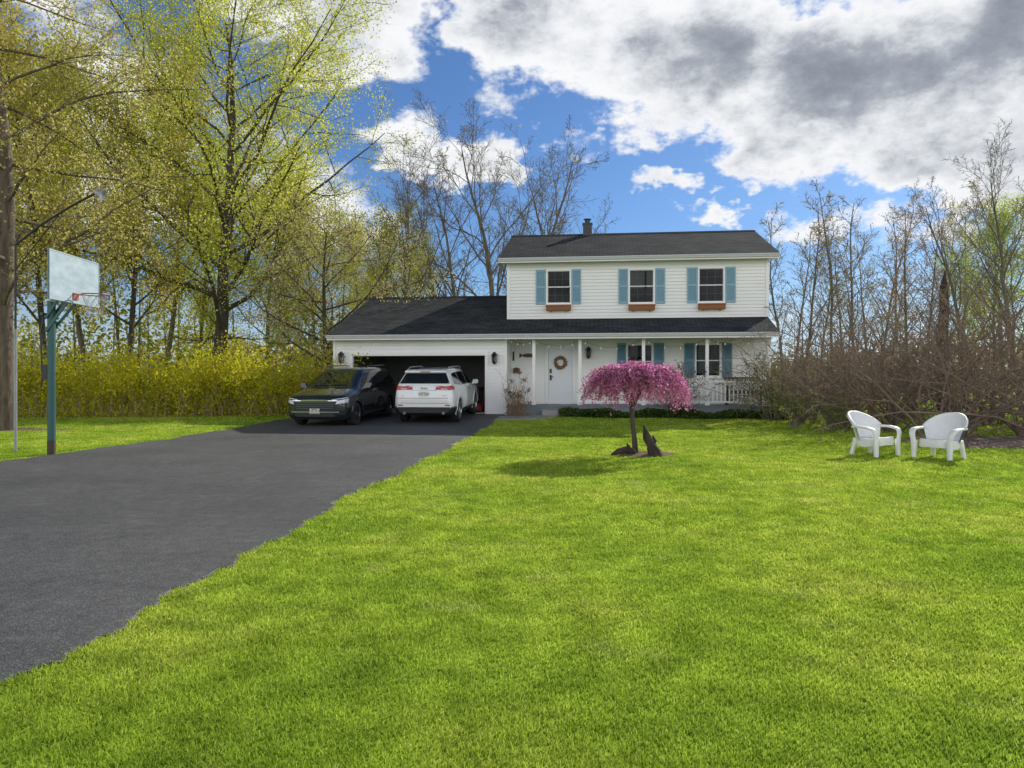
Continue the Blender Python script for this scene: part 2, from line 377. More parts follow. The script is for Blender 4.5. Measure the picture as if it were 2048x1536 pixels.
def tree_meshes(seed, cfg, H, r0, trunk_lv, lf_n, lf_size, lf_jit, mats, lean=(0,0), sides=(8,6,4,3,3), leaf_lv=2, outer=0.):
    sk = Skel(seed); sk.grow(Vector((0,0,-.15)), Vector((lean[0], lean[1], 1)), H, r0, 0, cfg)
    rs = np.random.RandomState(seed)
    def merge(levels):
        Vs = []; Qs = []; b = 0
        for l in levels:
            if l in sk.t:
                v, q = tubes_np(sk.t[l], sides[l]); Vs.append(v); Qs.append(q+b); b += len(v)
        return np.concatenate(Vs), np.concatenate(Qs)
    top = max(sk.t)
    v, q = merge(range(0, trunk_lv+1)); tr = npmesh('trunk', v, [q], [mats[0]], smooth=True)
    v, q = merge(range(trunk_lv+1, top+1)); mi = np.zeros(len(q), int)
    if lf_n:
        C = pts_on([t for l in range(leaf_lv, top+1) for t in sk.t.get(l, [])], lf_n, rs, lf_jit, outer)
        lv, lq = leaf_quads(C, lf_size, rs); lq = lq+len(v); v = np.concatenate([v, lv]); q = np.concatenate([q, lq]); mi = np.concatenate([mi, np.ones(len(lq), int)])
    cr = npmesh('crown', v, [q], [mats[1], mats[2]], mi=mi)
    me = (tr.data, cr.data)
    bpy.data.objects.remove(tr); bpy.data.objects.remove(cr)
    return me
def put_tree(me, name, label, cat, x, y, rz=0, sc=1, scz=None, leaf=None, group=None, z=None):
    t = thing(name, label, cat, (x, y, gz(y) if z is None else z), (0, 0, rz), group); t.scale = (sc, sc, scz or sc)
    for nm, m in zip(('trunk', 'crown'), me):
        o = bpy.data.objects.new(nm, m); col.objects.link(o); o.parent = t
        if nm == 'crown' and leaf is not None and len(o.material_slots) > 1:
            o.material_slots[1].link = 'OBJECT'; o.material_slots[1].material = leaf
    return t

# ---------------------------------------------------------------- ground
RE = [(1372,0),(1320,115),(1265,200),(1195,330),(1130,470),(1055,590),(980,720),(935,820),(895,900),(845,985)]
re_pts = sorted([(gpt(px, py)[1], gpt(px, py)[0]) for py, px in RE])
re_y = np.array([-30]+[p[0] for p in re_pts]+[27.1, 29]); re_x = np.array([-3.0]+[p[1] for p in re_pts]+[-.35, -.3])
le_y = np.array([-30, 6, 10, 13.8, 14.9, 18.5, 22, 24.7, 26.2, 27.8, 29]); le_x = np.array([-10.5,-10.0,-9.7,-9.4,-9.1,-8.4,-8.1,-7.85,-7.3,-6.7,-6.6])
def ejit(y, s): return .05*np.sin(y*1.7+s)+.035*np.sin(y*4.3+2*s)+.026*np.sin(y*11+s)+.018*np.sin(y*23+s)+.012*np.sin(y*41+s)
def redge(y): return np.interp(y, re_y, re_x)+ejit(y, 0)
def ledge(y): return np.interp(y, le_y, le_x)+ejit(y, 2.)
ys = np.concatenate([np.arange(-60, -6, 6), np.arange(-6, 45, .25), [45,60,90,150,300,900]])
xs = np.array([-900,-200,-60,-30,-15,-8,-4,0,4,8,15,30,60,200,900.])
X, Y = np.meshgrid(xs, ys); V = np.stack([X, Y, gza(Y)], -1).reshape(-1, 3)
idx = np.arange(len(V)).reshape(X.shape)
Q = np.stack([idx[:-1, :-1], idx[:-1, 1:], idx[1:, 1:], idx[1:, :-1]], -1).reshape(-1, 4)
o = npmesh('lawn', V, [Q], MT['lawn']); tag(o, 'wide green lawn sloping up to the white house', 'lawn', kind='structure')
yd = np.arange(-6, 28.3, .06); nd = 10
P = np.stack([np.stack([ledge(yd)*(1-f)+redge(yd)*f, yd, gza(yd)+.022], -1) for f in np.linspace(0, 1, nd)], 1)
rowL = P[:, :1].copy(); rowL[:, :, 0] -= .03; rowL[:, :, 2] -= .05
rowR = P[:, -1:].copy(); rowR[:, :, 0] += .03; rowR[:, :, 2] -= .05
P = np.concatenate([rowL, P, rowR], 1); idx = np.arange(P.shape[0]*P.shape[1]).reshape(P.shape[:2])
Q = np.stack([idx[:-1, :-1], idx[:-1, 1:], idx[1:, 1:], idx[1:, :-1]], -1).reshape(-1, 4)
o = npmesh('driveway', P.reshape(-1, 3), [Q], MT['asphalt']); tag(o, 'dark asphalt driveway leading to the open garage', 'driveway', kind='structure')

# grass blades
rs = np.random.RandomState(5)
def lawn_points(n, d0, d1, pw, left=False):
    u = rs.random(n); a = 2-pw
    d = (d0**a+u*(d1**a-d0**a))**(1/a)
    if left: x = ledge(d)-rs.random(n)*np.maximum(.74*d+.5+ledge(d), 0)
    else: x = rs.uniform(-.73, .73, n)*d+rs.normal(0, .3, n)
    return x, d
def lf(x, y): return .5+.25*np.sin(x*1.1+.7*y+1.3*np.sin(.6*y))+.25*np.sin(2.3*x-1.7*y+np.sin(1.9*x))
MBED = (12.3, 17.6, 3.4, 1.7)
def make_blades(x, y, name, label):
    n = len(x); z = gza(y); d = np.hypot(x, y)
    h = (.014+.012*rs.random(n)+.013*lf(x, y)*rs.random(n))*(1+.003*d)
    w = .0020*(d/3)**.8*rs.uniform(.7, 1.3, n)+.0006
    az = rs.uniform(0, 6.283, n); ln = rs.uniform(.1, 1.0, n)*h; la = rs.uniform(0, 6.283, n)
    dx = np.cos(az)*w; dy = np.sin(az)*w; lx = np.cos(la)*ln; ly = np.sin(la)*ln
    b0 = np.stack([x-dx, y-dy, z-.004], 1); b1 = np.stack([x+dx, y+dy, z-.004], 1)
    m0 = np.stack([x-dx*.8+lx*.4, y-dy*.8+ly*.4, z+h*.62], 1); m1 = np.stack([x+dx*.8+lx*.4, y+dy*.8+ly*.4, z+h*.62], 1)
    tp = np.stack([x+lx*1.1, y+ly*1.1, z+h*.98], 1)
    V = np.stack([b0, b1, m1, m0, tp], 1).reshape(-1, 3); b = np.arange(n)*5
    q = np.stack([b, b+1, b+2, b+3], 1); t = np.stack([b+3, b+2, b+4], 1)
    o = npmesh(name, V, [q, t], MT['blade']); tag(o, label, 'grass', kind='stuff')
x, y = lawn_points(500000, 2.75, 27, 1.75)
ok = (x > redge(y)-.015+.06*rs.normal(size=len(x))*(rs.random(len(x)) < .35)) & ~((y > 26.4-.115*x) & (x > -.6)) & (np.hypot((x-2.55)/.75, (y-15.1)/.55) > 1)
ok &= np.hypot((x-MBED[0])/MBED[2], (y-MBED[1])/MBED[3]) > .97
make_blades(x[ok], y[ok], 'grass', 'short mown grass blades covering the front lawn')
x, y = lawn_points(50000, 13, 26, 1.6, True)
make_blades(x, y, 'grass', 'grass strip left of the driveway by the hedge')

def disc(name, cx, cy, rx, ry, m, dz=.012, n=40, seed=0):
    b = MB(); r = random.Random(seed); ring = []
    for k in range(n):
        a = 2*math.pi*k/n; q = 1+.12*math.sin(3*a+seed)+.08*math.sin(7*a)+r.uniform(-.05, .05)
        ring.append((cx+rx*q*math.cos(a), cy+ry*q*math.sin(a)))
    rows = []
    for f, h in ((1.0, -.01), (.85, dz), (.5, dz*2.2), (.05, dz*2.6)):
        rows.append([(cx+(p[0]-cx)*f, cy+(p[1]-cy)*f, gz(cy+(p[1]-cy)*f)+h+(r.uniform(-.01, .01) if f < 1 else 0)) for p in ring+[ring[0]]])
    b.grid(rows); return b.build(name, m, smooth=True)
tag(disc('mulch_bed', 2.62, 15.05, .62, .42, MT['mulch'], .02, seed=1), 'small brown mulch ring under the weeping pink tree', 'mulch bed', kind='structure')
tag(disc('mulch_bed', *MBED, MT['mulch'], .03, seed=2), 'brown mulch bank under the bare shrubs at right', 'mulch bed', kind='structure')
tag(disc('leaf_litter', -15.6, 21.6, 3.4, .9, MT['mulch'], .01, seed=3), 'dry leaf litter around the tall tree at the left', 'ground litter', kind='structure')

# ---------------------------------------------------------------- house
TH = R(6.6); OX, OY, OZ = -.18, 27.13, .48
house = thing('house', 'white two storey house with blue shutters, attached garage and front porch', 'house', (OX, OY, OZ), (0, 0, -TH))
def hx(px, Yl):
    k = (px-1024)/F; bx = OX+Yl*math.sin(TH); by = OY+Yl*math.cos(TH)
    return (k*by-bx)/(math.cos(TH)+k*math.sin(TH))
def hz(py, Xl, Yl):
    d = OY+Yl*math.cos(TH)-Xl*math.sin(TH); return wz(py, d)-OZ
def h2w(p):
    x, y, z = p; return (OX+x*math.cos(TH)+y*math.sin(TH), OY-x*math.sin(TH)+y*math.cos(TH), OZ+z)
def siding_wall(x0, x1, y, z0, z1, openings, name, parent=house, ex=.125):
    b = MB(); z = z0
    while z < z1-1e-4:
        zt = min(z+ex, z1); zm = (z+zt)/2
        cuts = sorted([(a, c) for a, c, e, f in openings if e < zm < f]); cur = x0; segs = []
        for a, c in cuts:
            if a > cur: segs.append((cur, a))
            cur = max(cur, c)
        if cur < x1: segs.append((cur, x1))
        for a, c in segs:
            b.add([(a, y-.030, z), (c, y-.030, z), (c, y-.001, zt), (a, y-.001, zt), (a, y, z), (c, y, z)], [(0,1,2,3), (4,5,1,0)])
        z = zt
    return b.build(name, MT['siding'], parent)
YW = 1.4
UW = [(1095,1140,542,606,1072,1162), (1259,1307,540,605,1237,1330), (1398,1447,537,603,1374,1471)]
LW = [(1255,1304,689,757,1234,1328), (1392,1440,689,753,1368,1464)]
def rect(w):
    a, b = hx(w[0], YW), hx(w[1], YW); m = (a+b)/2; return a, b, hz(w[3], m, YW), hz(w[2], m, YW)
DX0, DX1 = hx(1097, YW), hx(1145, YW); DZ0, DZ1 = .36, 2.42
GX0, GX1, GZ1 = -5.75, -.80, 2.14
siding_wall(-6.48, 0, 0, -.02, 2.74, [(GX0, GX1, -1, GZ1)], 'garage_wall')
siding_wall(0, 9.45, YW, .26, 2.76, [rect(w) for w in LW]+[(DX0, DX1, 0, DZ1)], 'porch_wall')
siding_wall(-.15, 9.45, YW, 3.50, 5.66, [rect(w) for w in UW], 'upper_wall')
b = MB()
b.box(-6.48, -6.40, .005, 9.7, -.3, 2.78); b.extr([(-6.44,-.0,2.78), (-6.44,9.7,2.78), (-6.44,4.85,4.70)], (.04,0,0))
b.box(-6.48, 9.45, 9.7, 9.78, -.3, 2.8); b.build('outer_wall', MT['siding'], house)
b = MB(); b.box(9.38, 9.45, YW+.005, 9.2, -.3, 5.66); b.box(-.15, -.08, YW+.005, 9.2, 2.9, 5.66); b.box(-.08, 9.38, 9.13, 9.2, 2.9, 5.66)
for xx in (-.15, 9.38): b.extr([(xx, YW, 5.66), (xx, 9.2, 5.66), (xx, 5.3, 7.2)], (.07,0,0))
b.build('outer_wall', MT['siding'], house)
bx1('porch_side_wall', MT['siding'], house, -.02, 0, .005, YW, -.1, 2.76)
for x0 in (-6.5, -.10): bx1('corner_board', MT['trim'], house, x0, x0+.1, -.042, 0.0, -.05, 2.74)
for a in ((-.17,-.05,3.5,5.66), (9.36,9.47,3.5,5.66), (9.36,9.47,.3,2.76), (0.0,.09,.3,2.76)): bx1('corner_board', MT['trim'], house, a[0], a[1], YW-.042, YW-.001, a[2], a[3])
b = MB()
b.box(GX0-.11, GX0, -.045, .12, -.02, GZ1+.11); b.box(GX1, GX1+.11, -.045, .12, -.02, GZ1+.11); b.box(GX0, GX1, -.045, .12, GZ1, GZ1+.11)
b.build('garage_door_frame', MT['trim'], house)
bx1('foundation', MT['concrete'], house, -6.52, GX0-.115, -.034, .1, -.3, -.02); bx1('foundation', MT['concrete'], house, GX1+.115, -.01, -.034, .1, -.3, -.02)
bx1('garage_floor', MT['concrete'], house, -6.40, -.02, .0, 6.3, -.3, .03)
b = MB(); b.box(-6.40, -.03, 6.3, 6.36, .03, 2.5); b.box(-6.40, -6.36, .12, 6.3, .03, 2.5); b.box(-.07, -.03, .12, 6.3, .03, 2.5); b.box(-6.40, -.03, .12, 6.36, 2.5, 2.55)
b.build('garage_interior_wall', MT['garage_wall'], house)
b = MB()
for k in range(4): b.box(GX0+.05, GX1-.05, .35+k*.54, .87+k*.54, 2.30, 2.34)
b.build('overhead_garage_door', MT['trim'], house)
b = MB(); b.box(0, 9.38, 3.4, 3.45, .0, 5.6); b.box(-.08, 9.38, YW+.02, 3.4, 2.7, 2.75); b.box(-.08, 9.38, YW+.02, 3.4, 5.55, 5.6); b.box(0, 9.38, YW+.02, 3.4, .2, .25)
for xx in (2.2, 5.0): b.box(xx, xx+.06, YW+.02, 3.4, .2, 5.6)
b.build('interior_partition', MT['dark_room'], house)  # painted near-black so the rooms behind the panes look unlit
def window(w, mshut, box, curtain):
    x0, x1, z0, z1 = rect(w); zm = (z0+z1)/2; y = YW; f = .05
    b = MB(); b.box(x0-f, x0, y-.055, y+.1, z0-f, z1+f); b.box(x1, x1+f, y-.055, y+.1, z0-f, z1+f)
    b.box(x0, x1, y-.055, y+.1, z1, z1+f); b.box(x0, x1, y-.055, y+.1, z0-f, z0)
    for (a, c, yy) in ((z0, zm, .045), (zm, z1, .02)):
        s = .02
        b.box(x0, x0+s, y+yy-.02, y+yy+.02, a, c); b.box(x1-s, x1, y+yy-.02, y+yy+.02, a, c)
        b.box(x0+s, x1-s, y+yy-.02, y+yy+.02, a, a+s); b.box(x0+s, x1-s, y+yy-.02, y+yy+.02, c-s, c)
    win = b.build('window', MT['trim'], house)
    b = MB()
    for (a, c, yy) in ((z0, zm, .045), (zm, z1, .02)):
        for k in (1, 2): xx = x0+(x1-x0)*k/3; b.box(xx-.005, xx+.005, y+yy+.004, y+yy+.008, a+.03, c-.03)
        b.box(x0+.03, x1-.03, y+yy+.003, y+yy+.009, (a+c)/2-.005, (a+c)/2+.005)
    b.build('muntin', MT['muntin'], win)
    for (a, c, yy) in ((z0, zm, .045), (zm, z1, .02)):
        b = MB(); b.add([(x0+.015, y+yy, a+.015), (x1-.015, y+yy, a+.015), (x1-.015, y+yy, c-.015), (x0+.015, y+yy, c-.015)], [(0,1,2,3)]); b.build('pane', MT['glass'], win)
    bx1('sill', MT['trim'], win, x0-f-.02, x1+f+.02, y-.085, y-.057, z0-f-.03, z0-f+.01)
    if curtain:
        b = MB(); P = []
        for zz in (curtain[0]*z0+(1-curtain[0])*z1, z1): P.append([(x0+(x1-x0)*k/30, y+.16+.012*math.sin(k*1.9), zz) for k in range(31)])
        b.grid(P); b.build('curtain', MT['curtain'], win)
    for (a, c) in ((hx(w[4], YW), x0-f-.01), (x1+f+.01, hx(w[5], YW))):
        b = MB(); s = .05; yb = y-.06; zz0 = z0-.05; zz1 = z1+.05
        b.box(a, a+s, yb, y-.031, zz0, zz1); b.box(c-s, c, yb, y-.031, zz0, zz1)
        for (p, q) in ((zz0, zz0+.09), ((zz0+zz1)/2-.04, (zz0+zz1)/2+.04), (zz1-.07, zz1)): b.box(a+s, c-s, yb, y-.031, p, q)
        b.box(a+s, c-s, y-.036, y-.032, zz0, zz1)
        zz = zz0+.1
        while zz < zz1-.09:
            b.add([(a+s, yb+.006, zz), (c-s, yb+.006, zz), (c-s, y-.038, zz+.03), (a+s, y-.038, zz+.03)], [(0,1,2,3)]); zz += .036
        b.build('shutter', mshut, house)
    if box:
        b = MB(); e = .04; zt = z0-.1
        b.extr([(x0-e, y-.26, zt), (x0-e, y-.035, zt), (x0-e, y-.035, zt-.19), (x0-e, y-.21, zt-.19)], (x1-x0+2*e, 0, 0))
        b.box(x0-e-.02, x1+e+.02, y-.28, y-.262, zt-.03, zt+.012)
        for xx in (x0+.12, x1-.15): b.box(xx, xx+.03, y-.2, y-.035, zt-.25, zt-.192)
        b.build('window_box', MT['cedar'], house)
window(UW[0], MT['shutter'], True, None); window(UW[1], MT['shutter'], True, (.55,)); window(UW[2], MT['shutter'], True, None)
window(LW[0], MT['shutter_shaded'], False, (.35,)); window(LW[1], MT['shutter_shaded'], False, (.9,))
b = MB(); y = YW
b.box(DX0-.11, DX0, y-.055, y+.08, DZ0-.02, DZ1+.11); b.box(DX1, DX1+.11, y-.055, y+.08, DZ0-.02, DZ1+.11); b.box(DX0, DX1, y-.055, y+.08, DZ1, DZ1+.11); b.box(DX0, DX1, y-.09, y+.08, DZ0-.04, DZ0)
b.build('door_frame', MT['trim'], house)
b = MB(); b.box(DX0+.005, DX1-.005, y+.0, y+.05, DZ0+.005, DZ1-.005)
dw = DX1-DX0
for (p, q) in ((DZ0+.15, DZ0+.75), (DZ0+.9, DZ0+1.5), (DZ0+1.65, DZ1-.14)):
    for (u0, u1) in ((.13, .46), (.54, .87)):
        a, c = DX0+dw*u0, DX0+dw*u1
        b.box(a, c, y-.012, y-.001, p, q); b.box(a+.03, c-.03, y-.02, y-.013, p+.03, q-.03)
door = b.build('door', MT['door'], house)
bx1('keypad_lock', MT['black'], door, DX0+.05, DX0+.12, y-.05, y-.002, DZ0+1.12, DZ0+1.28)
b = MB(); b.tube([(DX0+.085, y-.002, DZ0+.98), (DX0+.085, y-.06, DZ0+.98), (DX0+.19, y-.065, DZ0+.98)], .014, 8); b.box(DX0+.05, DX0+.12, y-.025, y-.003, DZ0+.85, DZ0+1.05); b.build('handle', MT['black'], door)
wr = thing('wreath', 'round straw wreath hanging on the white front door', 'wreath', h2w(((DX0+DX1)/2, YW-.06, DZ0+1.52)), (0, 0, -TH))
r = random.Random(3); b = MB(); n = 44
b.tube([(.19*math.cos(2*math.pi*k/n), 0, .19*math.sin(2*math.pi*k/n)) for k in range(n+1)], [.05+.014*math.sin(k*2.7)+r.uniform(0, .012) for k in range(n+1)], 8)
b.build('straw_ring', MT['wicker'], wr, True)
rsw = np.random.RandomState(4); a = rsw.uniform(0, 6.28, 260); rr = .19+rsw.normal(0, .035, 260)
v, q = leaf_quads(np.stack([rr*np.cos(a), rsw.normal(-.03, .025, 260), rr*np.sin(a)], 1), .03, rsw); npmesh('dried_leaves', v, [q], L['dry'], parent=wr)
def slab(x0, x1, ya, za, yb, zb, th=.05):
    a = math.atan2(zb-za, yb-ya); ln = math.hypot(yb-ya, zb-za)
    b = MB(); b.box(x0, x1, 0, ln, -th, 0)
    o = b.build('roof', MT['shingle'], house); o.location = (0, ya, za); o.rotation_euler = (a, 0, 0); return o
SL = .365; ZE = 2.87; YE = -.45
GL = hx(652, -.5); PR = hx(1560, -.5)
zr = lambda Yl: ZE+SL*(Yl-YE)
slab(GL, -.15, YE, ZE, 4.85, zr(4.85)); slab(GL, -.15, 10.15, ZE, 4.85, zr(4.85))
slab(-.149, PR, YE, ZE, YW-.005, zr(YW-.005))
US = .38; UZ = 5.80; UY = .95
slab(-.45, 9.76, UY, UZ, 5.3, UZ+US*4.35); slab(-.45, 9.76, 9.65, UZ, 5.3, UZ+US*4.35)
z1 = UZ+US*4.35; z2 = zr(4.85)
b = MB(); b.extr([(-.46, 5.15, z1-.04), (-.46, 5.3, z1+.022), (-.46, 5.45, z1-.04)], (10.23, 0, 0)); b.build('ridge_cap', MT['shingle'], house)
b = MB(); b.extr([(GL-.01, 4.7, z2-.04), (GL-.01, 4.85, z2+.022), (GL-.01, 5.0, z2-.04)], (-.16-GL, 0, 0)); b.build('ridge_cap', MT['shingle'], house)
bx1('flashing', MT['trim'], house, -.05, 9.36, YW-.05, YW-.032, 3.46, 3.56)
def gutter(x0, x1, yf, ztop, name='gutter'):
    b = MB(); b.extr([(x0, yf, ztop-.0), (x0, yf-.10, ztop), (x0, yf-.115, ztop-.03), (x0, yf-.085, ztop-.07), (x0, yf-.07, ztop-.11), (x0, yf, ztop-.11)], (x1-x0, 0, 0))
    return b.build(name, MT['gutter'], house)
gutter(GL, PR, YE+.01, ZE-.02); gutter(-.45, 9.76, UY+.01, UZ-.02)
bx1('fascia', MT['trim'], house, GL+.03, PR-.03, YE+.012, YE+.04, ZE-.20, ZE-.052); bx1('fascia', MT['trim'], house, -.42, 9.73, UY+.012, UY+.04, UZ-.19, UZ-.052)
bx1('soffit', MT['soffit'], house, GL+.03, -.03, YE+.04, .0, ZE-.17, ZE-.14); bx1('porch_ceiling', MT['soffit'], house, -.02, PR-.03, YE+.04, YW, ZE-.12, ZE-.09); bx1('soffit', MT['soffit'], house, -.42, 9.73, UY+.04, YW+.0, UZ-.16, UZ-.13)
def rake(xx, ya, za, yb, zb):
    b = MB(); b.extr([(xx, ya, za-.055), (xx, yb, zb-.055), (xx, yb, zb-.24), (xx, ya, za-.2)], (.025, 0, 0)); b.build('rake_board', MT['trim'], house)
rake(GL+.005, YE, ZE, 4.85, zr(4.85)); rake(-.445, UY, UZ, 5.3, z1); rake(9.73, UY, UZ, 5.3, z1); rake(PR-.03, YE, ZE, YW, zr(YW))
b = MB(); b.add([(PR-.04, YE+.05, ZE-.1), (PR-.04, YW, ZE-.1), (PR-.04, YW, zr(YW)-.06), (PR-.04, YE+.05, ZE-.06)], [(0,1,2,3)]); b.build('porch_gable', MT['siding'], house)
cx = hx(1175, 5.3)
b = MB(); b.box(cx-.19, cx+.19, 5.15, 5.5, 7.1, 7.88); b.box(cx-.22, cx+.22, 5.12, 5.53, 7.88, 7.93); b.lathe([(.11, 7.93), (.11, 8.06)], 16, 0, Matrix.Translation((cx, 5.32, 0))); b.lathe([(.0, 8.16), (.17, 8.12), (.17, 8.09), (0, 8.09)], 16, 0, Matrix.Translation((cx, 5.32, 0)))
b.build('chimney', MT['black'], house)
bx1('porch_deck', MT['deck'], house, -.0, 9.50, -.12, YW, .27, .32)
b = MB(); b.box(.02, 9.48, -.09, -.05, -.35, .268); b.box(9.44, 9.48, -.05, YW, -.35, .268); b.build('porch_skirt', MT['deck'], house)
bx1('porch_step', MT['concrete'], house, hx(1085, -.3), hx(1160, -.3), -.48, -.125, -.2, .15)
posts = [hx(1068, -.0), hx(1160, -.0), hx(1287, -.0), hx(1414, -.0), hx(1541, -.0)-.06]
for px in posts:
    b = MB(); b.box(px-.055, px+.055, -.055, .055, .321, ZE-.125); b.box(px-.075, px+.075, -.075, .075, .3215, .46); b.box(px-.075, px+.075, -.075, .075, ZE-.25, ZE-.126); b.build('porch_post', MT['trim'], house)
for a, c in zip(posts[1:-1], posts[2:]):
    b = MB(); a += .06; c -= .06
    b.box(a, c, -.035, .035, 1.12, 1.18); b.box(a, c, -.025, .025, .41, .47); n = int((c-a)/.135)
    for k in range(1, n): xx = a+(c-a)*k/n; b.box(xx-.022, xx+.022, -.02, .02, .47, 1.12)
    b.build('porch_railing', MT['trim'], house)
def lantern(Xl, Yl, zc, s=1):
    b = MB(); b.box(Xl-.05*s, Xl+.05*s, Yl-.05, Yl-.031, zc-.12*s, zc+.14*s); b.tube([(Xl, Yl-.03, zc+.1*s), (Xl, Yl-.1, zc+.2*s), (Xl, Yl-.17, zc+.17*s)], .012, 6)
    M = Matrix.Translation((Xl, Yl-.17, zc))
    b.lathe([(0, .2*s), (.03*s, .18*s), (.1*s, .1*s), (.105*s, .09*s), (0, .09*s)], 8, 0, M); b.lathe([(0, -.19*s), (.03*s, -.17*s), (.07*s, -.13*s), (.07*s, -.12*s), (0, -.12*s)], 8, 0, M)
    for k in range(6):
        a = k*math.pi/3; b.tube([M @ Vector((.09*s*math.cos(a), .09*s*math.sin(a), .09*s)), M @ Vector((.065*s*math.cos(a), .065*s*math.sin(a), -.12*s))], .008, 4)
    o = b.build('wall_lantern', MT['black'], house)
    b = MB(); b.lathe([(.08*s, .088*s), (.057*s, -.118*s)], 8, 0, M); b.build('lantern_glass', MT['glass'], o)
    b = MB(); b.lathe([(0, .05*s), (.02*s, .03*s), (.02*s, -.06*s), (0, -.11*s)], 8, 0, M); b.build('lantern_bulb', MT['bulb'], o)
lantern(hx(685, 0), 0, hz(716, -6, 0), 1.2); lantern(hx(990, 0), 0, hz(717, -.4, 0), 1.2); lantern(hx(1177, YW), YW, hz(706, 3, YW), 1.2)
b = MB(); fx, fz = hx(1058, YW), hz(711, 1, YW)
pl = [(.0+.26*math.cos(a), .075*math.sin(a)) for a in np.linspace(.25, 2*math.pi-.25, 22)]; pl = pl+[(.36, -.1), (.36, .1)]
b.extr([(fx-p[0]*1.0, YW-.055, fz+p[1]) for p in pl], (0, .02, 0)); b.build('fish_plaque', MT['wood'], house)
nx = hx(1024, YW)+.06; bx1('number_plaque', MT['black'], house, nx-.035, nx+.035, YW-.055, YW-.031, 1.95, 2.3)
b = MB(); nx += .12; b.extr([(nx-.12, YW-.15, 1.50), (nx+.12, YW-.15, 1.50), (nx+.12, YW-.15, 1.66), (nx, YW-.15, 1.70), (nx-.12, YW-.15, 1.66)], (0, .115, 0)); b.build('mailbox', MT['wood'], house)
sl = thing('string_lights', 'dark wire of string lights draped under the porch eave', 'string lights', (OX, OY, OZ), (0, 0, -TH))
pts = []; bulbs = []
hk = [.1]+[p for p in posts[:4]]+[(posts[3]+posts[4])/2, posts[4]]
for a, c in zip(hk[:-1], hk[1:]):
    m = 12
    for k in range(m):
        t = k/m; pts.append((a+(c-a)*t, -.085, ZE-.20-.30*4*t*(1-t)*min(1, (c-a)/2)))
        if k % 3 == 1: bulbs.append(pts[-1])
b = MB(); b.tube(pts, .005, 5); b.build('wire', MT['black'], sl)
for p in bulbs:
    b = MB(); b.lathe([(0, -.10), (.02, -.085), (.026, -.06), (.014, -.03), (.012, -.008)], 8, 0, Matrix.Translation(p)); b.build('bulb', MT['bulb'], sl, True)
bx = hx(1487, .75); pb = thing('porch_bench', 'dark porch bench with cushion behind the white railing', 'bench', h2w((bx, .8, .321)), (0, 0, -TH))
bx1('seat', MT['wood'], pb, -.62, .62, -.25, .25, .40, .44)
bx1('cushion', MT['carblack'], pb, -.6, .6, -.24, .2, .442, .52)
b = MB()
for k in range(9): xx = -.58+k*.145; b.beam((xx, .24, .44), (xx, .36, .95), .05, .02)
b.beam((-.62, .37, .97), (.62, .37, .97), .04, .07); b.build('backrest', MT['wood'], pb)
for sx in (-.58, .58):
    for sy in (-.21, .21): bx1('leg', MT['wood'], pb, sx-.03, sx+.03, sy-.03, sy+.03, 0, .40)
    b = MB(); b.box(sx-.035, sx+.035, -.25, .3, .64, .68); b.box(sx-.03, sx+.03, -.23, -.17, .44, .64); b.build('armrest', MT['wood'], pb)
b = MB()
c = [(-.15, -2.2), (1.0, -1.75), (1.7, -1.0), (1.9, -.45)]; e = [(-.15, -.9), (.35, -.8), (.75, -.6), (.85, -.45)]
P = []
for q in (c, e):
    row = []
    for (u, v_) in q: wv = h2w((u, v_, 0)); row.append((wv[0], wv[1], gz(wv[1])+.03))
    P.append(row)
b.grid(P); b.add([p for p in P[0]]+[(p[0], p[1], p[2]-.1) for p in P[0]], [(i, i+1, 5+i, 4+i) for i in range(3)])
tag(b.build('path', MT['concrete']), 'pale concrete path from driveway to porch step', 'path', kind='structure')

# garage contents
def put_local(name, label, cat, Xl, Yl, z=.03, rz=0): return thing(name, label, cat, h2w((Xl, Yl, z)), (0, 0, -TH+rz))
sh = put_local('shelving_unit', 'dark metal shelving unit against the garage side wall', 'shelf', -.35, 1.5)
for sx in (-.22, .22):
    for sy in (-.7, .7): bx1('leg', MT['galv'], sh, sx-.02, sx+.02, sy-.02, sy+.02, 0, 1.95)
for zz in (.15, .75, 1.35, 1.93): bx1('shelf', MT['galv'], sh, -.24, .24, -.72, .72, zz, zz+.03)
cm = [mat('blue_bin', (.05,.14,.35)), mat('cardboard', (.32,.2,.1)), mat('grey_bin', (.45,.47,.5)), mat('red_can', (.4,.03,.02))]
for k, (yy, zz, w, h, mi, lab) in enumerate([(-.4,.18,.4,.4,2,'grey bin on the bottom garage shelf'), (.2,.18,.36,.35,1,'brown box on the bottom garage shelf'), (-.3,.78,.45,.38,0,'blue bin on the second garage shelf'), (-.35,1.38,.4,.35,2,'pale grey bin on the third garage shelf'), (.3,1.38,.38,.4,1,'brown box on the third garage shelf')]):
    o = put_local('storage_bin', lab, 'storage bin', -.35, 1.5+yy, .03+zz)
    b = MB(); q = w/2; b.extr([(-.18, -q+.02, 0), (.18, -q+.02, 0), (.18, q-.02, 0), (-.18, q-.02, 0)], (0, 0, h*.85)); b.build('bin_body', cm[mi], o)
    bx1('lid', cm[mi], o, -.2, .2, -q, q, h*.85, h*.92)
mw = put_local('lawn_mower', 'small red lawn mower parked inside the garage opening', 'lawn mower', -1.25, .75, .03, .3)
b = MB(); b.lathe([(0, .32), (.2, .31), (.26, .24), (.27, .1), (.0, .1)], 16, 0, Matrix.Diagonal((1, 1.25, 1, 1))); b.build('deck', cm[3], mw, True)
b = MB(); b.lathe([(0, .5), (.1, .49), (.12, .42), (.12, .31)], 14); b.build('engine', MT['carblack'], mw, True)
